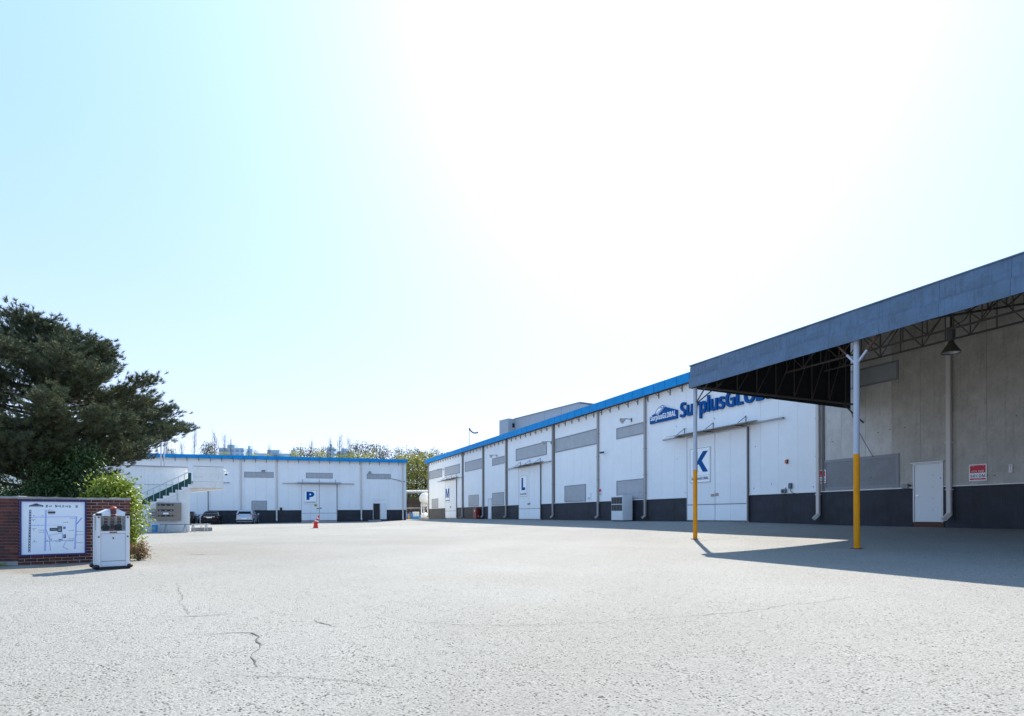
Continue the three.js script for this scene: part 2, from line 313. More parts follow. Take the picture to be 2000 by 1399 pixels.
// ------------------------------------------------------------------ long warehouse on the right
const ry = (u, y) => y + .0045 * u;                       // its floor line rises a little towards the viewer
const RLEN = 106;
{
  const P = thing('warehouse', 'long white panelled warehouse on the right with blue eaves band and big logo lettering', 'warehouse', RW.pos, RW.turn);
  P.rotation.order = 'YXZ'; P.rotation.z = .0045;
  part('wall_core', [bx(0, RLEN, -.6, 8.75, -.5, -.06)], m.backing, P);
  part('end_wall', metreUV(bx(-.06, -.002, -.6, 8.8, -26, -.05)), m.panel, P);
  part('rear_wall', bx(0, RLEN, -.6, 8.75, -26.2, -26), m.panel, P);
  part('roof', poly([[.35, 8.86], [.35, 8.93], [-13, 10.3], [-26.4, 8.93], [-26.4, 8.86], [-13, 10.2]], RLEN + .4).rotateY(-Math.PI / 2).translate(RLEN, 0, 0), m.roofSheet, P);
  panelWall(P, 0, RLEN, 1.79, 8.6, 1.1, u => u > 67.7 ? m.panelGrimeShade : u > 65.2 ? m.panelHalfShade : m.panel);  // shade gradient under the canopy stepped into the panel colours, besides grime
  fasciaRun(P, -.35, RLEN, 8.36, 8.9, 1.1, m.blue, m.pipeDark, .42);
  // concrete base between the doors
  const cuts = [[0, 8.57], [13.22, 24.03], [25.05, 32.34], [36.98, 56.22], [60.82, 69.0], [70.12, RLEN]];
  cuts.forEach(([a, b], i) => { part('base_wall', metreUV(bx(a, b, -.6, 1.745, -.06, -.015), i * 1.9), i ? m.dado : m.dadoGrey, P); part('base_flashing', bx(a, b, 1.75, 1.785, -.05, .035), m.white, P); });
  // windows
  for (const [a, b, n] of [[.44, 6.85, 3], [8.07, 14.42, 3], [16.36, 22.35, 3], [31.5, 38.1, 3], [39.72, 46.3, 3]]) windowPart(P, a, b, 6.0, 7.16, 1, .09);
  for (const [a, b] of [[25.32, 28.63], [48.84, 52.0], [65.25, 68.48]]) windowPart(P, a, b, 6.03, 6.8, 1, .07);
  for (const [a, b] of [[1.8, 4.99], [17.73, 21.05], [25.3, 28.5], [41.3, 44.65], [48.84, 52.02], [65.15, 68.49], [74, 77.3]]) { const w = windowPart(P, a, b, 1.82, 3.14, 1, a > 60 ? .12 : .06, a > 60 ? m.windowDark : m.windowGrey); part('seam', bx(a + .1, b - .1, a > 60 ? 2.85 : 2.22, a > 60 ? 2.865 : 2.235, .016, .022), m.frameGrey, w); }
  // downpipes
  for (const [u, mt] of [[.25, m.pipe], [15.55, m.pipe], [22.6, m.pipe], [29.16, m.pipe], [39.33, m.pipe], [46.5, m.pipe], [52.2, m.pipe], [64.93, m.pipePale], [70.34, m.pipePale]]) downpipe(P, u, .72, 8.4, .15, mt);
  for (const u of [15.8, 22.85, 29.4, 39.55, 65.15]) part('column_strip', bx(u - .05, u + .05, 1.8, 8.4, .003, .06), m.pipeDark, P);
  // big doors
  slidingDoor(P, 8.57, 13.2, .46, 5.32, 1.36); doorAwning(P, 8.2, 13.9, 5.5, 5.0, 15.3);
  slidingDoor(P, 32.34, 36.96, .41, 5.3, 1.37); doorAwning(P, 31.9, 37.5, 5.42, 29.6, 39.0);
  slidingDoor(P, 56.22, 60.8, .44, 5.26, 1.33); doorAwning(P, 55.2, 61.4, 5.42, 54.1, 63.1);
  // personnel doors
  for (const [a, b, y0, y1] of [[24.05, 25.03, .38, 2.54], [69.02, 70.1, .46, 2.68]]) {
    const d = part('door', [bx(a, a + .05, y0, y1, -.05, .03), bx(b - .05, b, y0, y1, -.05, .03), bx(a + .05, b - .05, y1 - .05, y1, -.05, .03)], m.galv, P);
    part('door_leaf', rbx(a + .055, b - .055, y0 + .01, y1 - .055, -.05, .012, .006, 1), m.door, d);
    part('threshold', bx(a, b, y0 - .6, y0 + .005, -.06, .002), m.rust, d);
    part('handle', [cyl([a + .14, y0 + 1.0, .01], [a + .14, y0 + 1.0, .07], .016), bar([a + .14, y0 + 1.0, .065], [a + .26, y0 + 1.0, .065], .02), new THREE.CylinderGeometry(.035, .035, .008, 14).rotateX(Math.PI / 2).translate(a + .14, y0 + 1.0, .017)], m.chrome, d);
    for (let k = 0; k < 4; k++) part('bolt_cap', new THREE.CylinderGeometry(.022, .022, .012, 10).rotateX(Math.PI / 2).translate(b - .36, y0 + .45 + k * .43, .016), m.galv, d);
    part('rain_hood', bx(a - .06, b + .06, y1, y1 + .035, .0, .1), m.galv, d);
  }
  // grey sockets and bolts left on the panels
  const rb = rng(5); const bolts = [];
  for (let i = 0; i < 34; i++) { const u = 50 + rb() * 24, y = [2.0, 3.9, 5.8, 2.0][i % 4] + rb() * .3; bolts.push(new THREE.CylinderGeometry(.02, .02, .03, 8).rotateX(Math.PI / 2).translate(u, y, .012)); }
  const bp = part('panel_bolt', bolts, m.pipeDark, P); bp.userData.kind = 'stuff';
}

// ------------------------------------------------------------------ rear warehouse
const py = (v, y) => y + .006 * v;
{
  const P = thing('warehouse', 'low white warehouse at the back of the yard with door P and blue eaves band', 'warehouse', PW.pos, PW.turn);
  P.rotation.order = 'YXZ'; P.rotation.z = .006;
  const L = -40;
  part('wall_core', bx(L, 0, -.8, 7.55, -.5, -.06), m.backing, P);
  part('end_wall', metreUV(bx(.002, .06, -.8, 7.6, -17, -.05)), m.panel, P);
  part('rear_wall', bx(L, 0, -.8, 7.5, -17.2, -17), m.panel, P);
  part('roof', poly([[.4, 7.6], [.4, 7.66], [-8.5, 8.3], [-17.4, 7.66], [-17.4, 7.6], [-8.5, 8.22]], -L + .3).rotateY(-Math.PI / 2).translate(.15, 0, 0), m.roofSheet, P);
  panelWall(P, L, 0, 1.55, 7.4, 1.15, () => m.panel);
  fasciaRun(P, L, .15, 7.3, 7.7, 1.15, m.blue, m.pipeDark, .42);
  const cuts = [[L, -25.95], [-21.85, -12.12], [-8.14, -3.97], [-3.13, 0]];
  cuts.forEach(([a, b], i) => part('base_wall', metreUV(bx(a, b, -.8, 1.54, -.06, -.012), i * 2.9), m.dado, P));
  windowPart(P, -18.18, -15.1, 5.27, 5.91, 3, .05); windowPart(P, -11.6, -8.61, 5.27, 5.91, 3, .05); windowPart(P, -4.68, -1.82, 5.28, 5.9, 3, .05);
  windowPart(P, -17.44, -15.83, 1.56, 2.64, 1, .05);
  for (const v of [-29.05, -18.54, -14.79, -5.35, -.39]) downpipe(P, v, .5, 7.3, .16, m.pipePale, 0);
  slidingDoor(P, -12.12, -8.16, .34, 4.6, 1.18); doorAwning(P, -12.56, -7.71, 4.72, -14.17, -6.18, .6);
  slidingDoor(P, -25.93, -21.87, .12, 4.6, 1.12); doorAwning(P, -26.3, -21.4, 4.72, -27.9, -19.67, .6);
  // open personnel door: black slab stands in for the unlit room, leaf folded back to the right
  const d = part('door', [bx(-3.99, -3.93, .36, 2.36, -.05, .05), bx(-3.17, -3.11, .36, 2.36, -.05, .05), bx(-3.93, -3.17, 2.3, 2.36, -.05, .05)], m.galv, P);
  part('unlit_room_slab', bx(-3.93, -3.17, .36, 2.3, -.05, .006), m.black, d);
  part('door_leaf', rbx(-3.09, -2.36, .4, 2.34, .03, .075, .01, 1), m.door, d);
  part('handle', bx(-2.48, -2.44, 1.3, 1.42, .075, .12), m.chrome, d);
  part('lintel_rail', bx(-4.0, -2.55, 2.72, 2.75, .0, .04), m.galv, P);
  part('door_step', rbx(-4.55, -3.1, -.2, .31, .0, .95, .03, 1), m.concrete, P);
  part('meter_box', rbx(-14.45, -14.2, 1.5, 1.86, 0, .12, .02, 1), m.black, P);
  part('conduit', [tube([[-1.82, 5.34, .05], [-1.1, 5.2, .06], [-.5, 5.02, .06], [-.1, 5.0, .06]], .03, 14, 5)], m.darkSteel, P);
}

// floodlights
floodlight('floodlight', 'small floodlight between the two farthest upper windows of the right warehouse', RW, 7.4, ry(7, 6.95));
floodlight('floodlight', 'floodlight above the short upper window left of door L', RW, 26.6, ry(26.6, 6.98));
floodlight('floodlight', 'floodlight beside the downpipe to the right of door L', RW, 38.9, ry(38.9, 6.95));
floodlight('floodlight', 'floodlight above the short upper window left of the logo sign', RW, 50.6, ry(50.6, 7.12));
floodlight('floodlight', 'round floodlight above the upper window over the parked hatchback', PW, -16.08, py(-16, 6.02));
floodlight('floodlight', 'small floodlight above the upper window over the open door', PW, -4.31, py(-4, 6.06));

// ------------------------------------------------------------------ signs with letters
const font = await new FontLoader().loadAsync('fonts/droid/droid_sans_bold.typeface.json');
function letterGeo(ch, size, depth) { const g = new TextGeometry(ch, { font, size, depth, curveSegments: 5, bevelEnabled: false }); return g; }
function doorSign(ch, frame, u0, u1, y0, y1, off, label) {
  const [X, Z] = frame === RW ? rwPoint((u0 + u1) / 2, off) : pwPoint((u0 + u1) / 2, off);
  const t = thing('door_sign', label, 'sign', [X, y0, Z], frame.turn, 'letter boards on the big doors');
  const w = u1 - u0, h = y1 - y0;
  part('board', rbx(-w / 2, w / 2, 0, h, -.02, .02, .008, 1), m.signWhite, t);
  const g = new TextGeometry(ch, { font, size: 1, depth: .012, curveSegments: 6, bevelEnabled: true, bevelThickness: .001, bevelSize: ch == 'K' || ch == 'M' ? .012 : .035, bevelSegments: 1 }); g.computeBoundingBox(); const b = g.boundingBox, lh = h * .6, lw = (ch == 'L' ? .52 : ch == 'M' ? .86 : ch == 'K' ? .74 : .62) * w;
  g.translate(-b.min.x, -b.min.y, 0).scale(lw / (b.max.x - b.min.x), lh / (b.max.y - b.min.y), 1).translate(-lw / 2 + (ch == 'K' ? .05 : 0), h * .3, .021);
  part('letter', g, m.logoBlue, t);
  part('border', [bx(-w / 2, w / 2, 0, .02, .02, .028), bx(-w / 2, w / 2, h - .02, h, .02, .028), bx(-w / 2, -w / 2 + .02, .02, h - .02, .02, .028), bx(w / 2 - .02, w / 2, .02, h - .02, .02, .028)], m.frameGrey, t);
  part('divider', bx(-w / 2 + .02, w / 2 - .02, h * .2, h * .2 + .012, .02, .024), m.frameGrey, t);
  const s = letterGeo('SurplusGLOBAL', 1, .006); s.computeBoundingBox(); const c = s.boundingBox, k = w * .86 / (c.max.x - c.min.x);
  s.translate(-c.min.x, -c.min.y, 0).scale(k, k * 1.15, 1).translate(-w * .43, h * .055, .021);
  part('company_name', s, m.navy, t);
}
doorSign('P', PW, -11.84, -10.45, py(-11, 2.25), py(-11, 3.86), .115, 'white board with blue letter P on the rear warehouse door');
doorSign('M', RW, 8.8, 10.5, ry(9, 2.5), ry(9, 4.5), .115, 'white board with blue letter M on the farthest door of the right warehouse');
doorSign('L', RW, 32.7, 34.25, ry(33, 2.53), ry(33, 4.47), .115, 'white board with blue letter L on the middle door of the right warehouse');
doorSign('K', RW, 56.54, 58.17, ry(57, 2.58), ry(57, 4.52), .115, 'white board with blue letter K behind the slim canopy post');
{ // yellow sticker below sign P
  const [X, Z] = pwPoint(-10.55, .115); const t = thing('sticker', 'small yellow sticker under the letter P board', 'sticker', [X, py(-10.5, 1.98), Z], PW.turn);
  part('sheet', bx(-.16, .16, 0, .24, -.02, .01), M(.6, .5, .03, .6), t); part('print', new THREE.CircleGeometry(.07, 12).translate(-.04, .12, .013), m.darkSteel, t);
}
{ // raised lettering
  const [X, Z] = rwPoint(55.62, .0), t = thing('wall_lettering', 'large raised blue company name lettering high on the right warehouse wall', 'lettering', [X, ry(56, 6.5), Z], RW.turn);
  t.rotation.order = 'YXZ'; t.rotation.z = -.006;
  let x = 0; const sc = .86;
  for (const ch of 'SurplusGLOBAL') {
    const g = letterGeo(ch, 1, .1); g.computeBoundingBox(); const b = g.boundingBox.clone();
    g.translate(-b.min.x, 0, .02).scale(sc * .94, sc * 1.0, 1).translate(x, 0, 0);
    part('letter', g, m.logoBlue, t); x += (b.max.x - b.min.x) * sc * .94 + .085;
  }
}
{ // logo plate
  const [X, Z] = rwPoint(52.72, .0), t = thing('logo_sign', 'blue house shaped logo plate with white lettering left of the wall lettering', 'sign', [X, ry(53, 6.52), Z], RW.turn);
  const w = 2.62;
  part('plate', poly([[0, 0], [w, 0], [w, .5], [1.5, .86], [0, .46]], .09).translate(0, 0, .02), m.logoBlue, t);
  const s = letterGeo('SurplusGLOBAL', 1, .01); s.computeBoundingBox(); const c = s.boundingBox, k = (w - .2) / (c.max.x - c.min.x);
  s.translate(-c.min.x, -c.min.y, 0).scale(k, k * 1.35, 1).translate(.1, .07, .112); part('name', s, m.signWhite, t);
  const ell = (a, b, tw, dep, z, mat, nm, a0 = 0, a1 = Math.PI * 2) => {
    const o = [], n = []; const N = 40; for (let i = 0; i <= N; i++) { const q = a0 + (a1 - a0) * i / N; o.push([a * Math.cos(q), b * Math.sin(q)]); n.push([(a - tw) * Math.cos(q), (b - tw * .6) * Math.sin(q)]); }
    const g = poly([...o, ...n.reverse()], dep).rotateZ(.42).translate(1.0, .76, z); part(nm, g, mat, t);
  };
  ell(.46, .19, .46, .004, .111, m.signWhite, 'ring_ground'); ell(.44, .175, .055, .008, .116, m.logoBlue, 'ring'); ell(.3, .095, .05, .008, .117, m.logoBlue, 'inner_ring', -2.6, 1.4);
}
// ------------------------------------------------------------------ printed signs; Hangul is drawn stroke by stroke
const HG = {
  '본': [[[.25, .02], [.25, .38]], [[.75, .02], [.75, .38]], [[.25, .2], [.75, .2]], [[.25, .38], [.75, .38]], [[.5, .38], [.5, .56]], [[.05, .57], [.95, .57]], [[.22, .68], [.22, .96], [.82, .96]]],
  '사': [[[.32, .1], [.3, .4], [.06, .85]], [[.31, .42], [.55, .82]], [[.74, .02], [.74, 1]], [[.74, .48], [.97, .48]]],
  '찾': [[[.22, .03], [.42, .03]], [[.08, .16], [.56, .16]], [[.33, .16], [.3, .34], [.06, .54]], [[.33, .34], [.56, .52]], [[.74, .0], [.74, .58]], [[.74, .28], [.97, .28]], [[.2, .64], [.82, .64]], [[.5, .64], [.45, .78], [.15, .98]], [[.5, .76], [.85, .98]]],
  '아': ['o.3,.5,.22', [[.74, .02], [.74, 1]], [[.74, .48], [.97, .48]]],
  '오': ['o.5,.32,.24', [[.5, .56], [.5, .82]], [[.05, .84], [.95, .84]]],
  '시': [[[.34, .1], [.32, .4], [.08, .85]], [[.33, .42], [.6, .82]], [[.82, .02], [.82, 1]]],
  '는': [[[.24, .04], [.24, .36], [.8, .36]], [[.05, .56], [.95, .56]], [[.22, .68], [.22, .96], [.82, .96]]],
  '길': [[[.08, .06], [.52, .06], [.5, .26], [.12, .5]], [[.78, .0], [.78, .52]], [[.2, .6], [.78, .6], [.78, .76], [.22, .76], [.22, .95], [.84, .95]]],
  '작': [[[.1, .08], [.56, .08]], [[.33, .08], [.3, .3], [.06, .52]], [[.33, .3], [.56, .5]], [[.74, .0], [.74, .56]], [[.74, .28], [.97, .28]], [[.2, .66], [.74, .66], [.74, 1]]],
  '동': [[[.78, .06], [.24, .06], [.24, .34], [.8, .34]], [[.5, .34], [.5, .5]], [[.05, .52], [.95, .52]], 'o.5,.8,.19'],
  '중': [[[.16, .05], [.84, .05]], [[.5, .05], [.45, .2], [.14, .36]], [[.5, .2], [.86, .36]], [[.05, .48], [.95, .48]], [[.5, .48], [.5, .62]], 'o.5,.82,.17'],
};
function hangul(c, s, x, y, size, lw, gap = .12) {
  c.lineWidth = lw; c.lineCap = 'butt'; c.lineJoin = 'miter';
  for (const ch of s) {
    if (HG[ch]) for (const st of HG[ch]) {
      c.beginPath();
      if (typeof st === 'string') { const [a, b, r] = st.slice(1).split(',').map(Number); c.arc(x + a * size, y + b * size, r * size, 0, 7); } else st.forEach((p, i) => c[i ? 'lineTo' : 'moveTo'](x + p[0] * size, y + p[1] * size));
      c.stroke();
    }
    x += size * (ch === ' ' ? .45 : 1 + gap);
  }
}
const mapTex = canvasTex(1024, 1000, (c, w, h) => {
  c.fillStyle = '#e3ecf4'; c.fillRect(0, 0, w, h);
  const X = v => (v - 260) / 865 * w, Y = v => (v - 245) / 730 * h;      // laid out on the board in its own units
  const ln = (col, wd, ...p) => { c.strokeStyle = col; c.lineWidth = wd; c.lineCap = 'butt'; c.beginPath(); p.forEach((q, i) => c[i ? 'lineTo' : 'moveTo'](X(q[0]), Y(q[1]))); c.stroke(); };
  const box = (col, a, b, d, e) => { c.fillStyle = col; c.fillRect(X(a), Y(b), X(d) - X(a), Y(e) - Y(b)); };
  const road = '#9fb0e6', road2 = '#8d9ad0';
  // heading: small logo and title
  c.fillStyle = '#1b2350'; c.beginPath(); [[358, 318], [358, 298], [455, 272], [548, 296], [548, 318]].forEach((q, i) => c[i ? 'lineTo' : 'moveTo'](X(q[0]), Y(q[1]))); c.fill();
  c.strokeStyle = '#1b2350'; c.lineWidth = 5; c.beginPath(); c.ellipse(X(440), Y(280), 38, 13, -.35, 0, 7); c.stroke();
  c.fillStyle = '#dfe8f2'; c.font = 'bold 27px sans-serif'; c.fillText('SurplusGLOBAL', X(364), Y(316), 208);
  c.strokeStyle = '#20263a'; hangul(c, '본사', X(576), Y(288), 50, 8); hangul(c, '찾아오시는', X(704), Y(288), 50, 8); hangul(c, '길', X(988), Y(288), 50, 8);
  // railway
  ln('#3a4560', 34, [374, 360], [362, 945]); for (let k = 0; k < 16; k++) { const y = 368 + k * 37; if (y > 560 && y < 730) continue; ln('#e3ecf4', 12, [374 - (y - 360) * .0205, y], [374 - (y + 20 - 360) * .0205, y + 20]); }
  for (let k = 0; k < 4; k++) box('#c9d2e2', 362, 584 + k * 36, 376, 600 + k * 36);
  // roads
  ln(road, 28, [585, 358], [572, 932]); ln(road, 13, [388, 460], [1018, 456]); ln(road, 30, [1006, 450], [1002, 560], [985, 920]); ln(road2, 22, [1004, 566], [1085, 470]);
  ln(road, 13, [390, 573], [570, 573]); ln('#b0badd', 6, [590, 573], [825, 572]); ln(road2, 12, [588, 632], [632, 770], [645, 930]); ln(road2, 9, [632, 778], [640, 712], [810, 686]); ln('#7fa0e0', 12, [810, 686], [812, 790]);
  ln(road2, 11, [632, 796], [980, 790]); ln(road2, 10, [862, 798], [818, 886], [892, 922]); box(road2, 646, 760, 662, 788);
  // buildings
  box('#2a3846', 634, 612, 742, 655); box('#2a3846', 740, 588, 806, 672); box('#6a74b8', 820, 594, 856, 632); box('#3a4058', 822, 706, 860, 760); box('#3a4058', 756, 772, 800, 786); box('#27323c', 610, 380, 712, 408); box('#b8a8c0', 618, 410, 706, 424);
  for (const y of [612, 632, 646]) box('#d5dde6', 752, y, 790, y + 5); box('#8fa0aa', 646, 630, 732, 636); box('#aab', 830, 716, 852, 722); box('#aab', 830, 734, 852, 740);
  // place marks with small captions
  c.fillStyle = '#2b3140';
  for (const [x, y, d] of [[420, 440, 0], [542, 440, 0], [416, 508, -1], [422, 636, -1], [430, 790, 1], [602, 788, 1], [550, 641, 2], [550, 670, 2], [976, 476, 2], [880, 535, 2], [960, 654, 2], [960, 770, 2], [946, 802, 2], [776, 806, 2], [1014, 670, 3], [1014, 715, 3], [1014, 828, 3], [616, 363, 3]]) {
    c.beginPath(); c.ellipse(X(x), Y(y), 10, 7, 0, 0, 7); c.fill();
    const cap = (x0, y0, n) => { for (let k = 0; k < n; k++) c.fillRect(X(x0) + k * 11, Y(y0), 8, 7); };
    if (d === -1) cap(x - 22, y - 22, 6); if (d === 1) cap(x - 30, y + 10, 7); if (d === 2) cap(x - 66, y - 3, 6); if (d === 3) cap(x + 12, y - 3, 8);
  }
});
const cctvTex = canvasTex(512, 470, (c, w, h) => {
  c.fillStyle = '#eceeee'; c.fillRect(0, 0, w, h); c.fillStyle = '#c8102a'; c.fillRect(22, 20, w - 44, 225); c.fillRect(22, 400, w - 44, 46);
  c.fillStyle = '#f2d9dc'; c.font = 'bold 66px sans-serif'; c.fillText('CCTV', 72, 222); c.strokeStyle = '#f2d9dc'; hangul(c, '작동중', 262, 172, 56, 8);
  c.fillRect(50, 40, 120, 6); c.fillRect(380, 40, 70, 6); c.fillRect(120, 418, 260, 8);
  c.fillStyle = '#16244a'; c.font = 'bold 112px sans-serif'; const fit = (tx, x, wd, col) => { c.save(); c.fillStyle = col; c.translate(x, 374); c.scale(wd / c.measureText(tx).width, 1); c.fillText(tx, 0, 0); c.restore(); }; fit('SE', 30, 168, '#16244a'); fit('C', 196, 88, '#10a39a'); fit('OM', 280, 206, '#16244a');
});
const noticeTex = canvasTex(128, 340, (c, w, h) => { c.fillStyle = '#e6e4e2'; c.fillRect(0, 0, w, h); c.strokeStyle = '#c2202a'; c.lineWidth = 16; c.beginPath(); c.arc(64, 52, 26, 0, 7); c.moveTo(46, 70); c.lineTo(84, 34); c.stroke(); hangul(c, '작', 38, 112, 52, 10); hangul(c, '동', 38, 186, 52, 10); hangul(c, '중', 38, 260, 52, 10); });
function printed(name, label, category, frame, u, y, w, h, off, tx, group) {
  const [X, Z] = frame === RW ? rwPoint(u, off) : pwPoint(u, off), t = thing(name, label, category, [X, y, Z], frame.turn, group);
  part('plate', rbx(-w / 2, w / 2, 0, h, -.012, .012, .005, 1), m.signWhite, t);
  part('print', new THREE.PlaneGeometry(w - .02, h - .02).translate(0, h / 2, .0135), tex(tx, .45), t); return t;
}
printed('security_sign', 'red and white security camera sign half behind a downpipe', 'sign', RW, 65.0, 2.44, .54, .58, .032, cctvTex, 'security camera signs');
printed('security_sign', 'red and white security camera sign right of the white door', 'sign', RW, 71.22, 2.23, .55, .58, .02, cctvTex, 'security camera signs');
printed('notice_plate', 'narrow white notice plate with red print at the far right wall', 'sign', RW, 72.19, 2.46, .1, .27, .02, noticeTex);
printed('notice_board', 'white notice sheet to the right of the lower window beside door L', 'sign', RW, 45.15, ry(45, 1.94), .42, .52, .02, canvasTex(128, 160, (c, w, h) => { c.fillStyle = '#e8ecf0'; c.fillRect(0, 0, w, h); c.fillStyle = '#555f70'; for (let k = 0; k < 4; k++) c.fillRect(18, 112 + k * 10, 92, 5); }));
printed('security_sign', 'small red sign behind the downpipe left of the air conditioner', 'sign', RW, 46.72, ry(46, 2.2), .34, .5, .02, cctvTex, 'security camera signs');
{
  const at = (u, y, off, name, label, cat) => { const [X, Z] = rwPoint(u, off); return thing(name, label, cat, [X, y, Z], RW.turn); };
  let t = at(63.19, 3.45, 0, 'alarm_lamp', 'small orange alarm lamp on the wall right of door K', 'lamp');
  part('base', rbx(-.06, .06, 0, .2, 0, .05, .01, 1), m.darkSteel, t); part('lens', rbx(-.055, .055, .02, .18, .05, .12, .02, 2), M(.55, .1, .02, .3), t);
  t = at(63.05, 2.06, 0, 'junction_box', 'grey junction box with pale lid above the dark base wall', 'box');
  part('box', rbx(-.13, .13, 0, .19, 0, .14, .02, 1), M(.2, .22, .24, .6), t); part('lid', rbx(-.09, .09, .195, .28, 0, .1, .02, 1), m.white, t); part('vent', bx(-.06, .06, .04, .15, .14, .147), m.darkSteel, t);
  t = at(63.4, 2.26, 0, 'switch_box', 'dark rounded switch box with cable beside the junction box', 'box');
  part('box', rbx(-.09, .09, .0, .26, 0, .1, .03, 2), M(.10, .115, .14, .5), t); part('cable', tube([[0, .01, .05], [.02, -.12, .04], [.12, -.2, .03], [.4, -.24, .03]], .012), m.darkSteel, t);
  t = at(68.75, 2.07, 0, 'junction_box', 'small grey junction box at the left of the white door', 'box');
  part('box', rbx(-.12, .12, 0, .17, 0, .12, .015, 1), M(.26, .27, .28, .6), t); part('gland', cyl([.12, .1, .06], [.19, .1, .06], .03), m.darkSteel, t);
  t = at(47.3, ry(47, 5.25), 0, 'wall_camera', 'small dark camera on the wall right of a downpipe', 'camera');
  part('arm', bar([-.3, 0, .02], [0, 0, .25], .03), m.darkSteel, t); part('housing', rbx(-.2, .22, -.05, .07, .2, .34, .02, 1), m.darkSteel, t);
  // red hydrant cabinet
  { const [X, Z] = rwPoint(21.3, .35), g0 = ground(X, Z); t = thing('hydrant_cabinet', 'dark red hydrant cabinet standing against the right warehouse', 'cabinet', [X, g0 - .03, Z], RW.turn); }
  part('body', rbx(-.55, .55, .06, 1.3, -.22, .22, .02, 1), m.redDark, t); part('door', rbx(-.5, .5, .12, 1.22, .222, .24, .008, 1), m.redDark, t); part('label_plate', bx(-.1, .08, .86, 1.02, .24, .247), m.signWhite, t);
  for (const s of [-.45, .45]) part('foot', bx(s - .06, s + .06, 0, .06, -.18, .18), m.black, t);
  part('valve', cyl([.55, .35, .0], [.8, .35, .05], .05), m.galv, t);
}
{ // air conditioner
  const [X, Z] = rwPoint(50.25, .55), t = thing('air_conditioner', 'tall white air conditioner outdoor unit against the right warehouse wall', 'air conditioner', [X, ground(X, Z) - .02, Z], RW.turn);
  const w = 1.35, h = 1.72, d = .78;
  part('cabinet', rbx(-w / 2, w / 2, .08, h, -d / 2, d / 2, .02, 1), M(.74, .75, .76, .5), t);
  for (const [y0, y1] of [[1.18, 1.62], [.72, 1.12]]) {
    const g = part('grille', bx(-w / 2 + .05, w / 2 - .05, y0, y1, d / 2 - .01, d / 2 + .006), m.black, t);
    for (let k = 0; k <= 6; k++) part('grille_bar', bx(-w / 2 + .05, w / 2 - .05, y0 + (y1 - y0) * k / 6 - .005, y0 + (y1 - y0) * k / 6 + .005, d / 2 + .006, d / 2 + .02), m.frameGrey, g);
    for (let k = 0; k <= 4; k++) part('grille_bar', bx(-w / 2 + .05 + (w - .1) * k / 4 - .006, -w / 2 + .05 + (w - .1) * k / 4 + .006, y0, y1, d / 2 + .02, d / 2 + .03), m.frameGrey, g);
  }
  part('front_panel', rbx(-w / 2 + .03, w / 2 - .03, .12, .68, d / 2 + .001, d / 2 + .015, .005, 1), M(.66, .68, .69, .5), t);
  for (const s of [-1, 1]) part('foot', bx(s * .45 - .1, s * .45 + .1, 0, .085, -d / 2, d / 2), m.darkSteel, t);
}

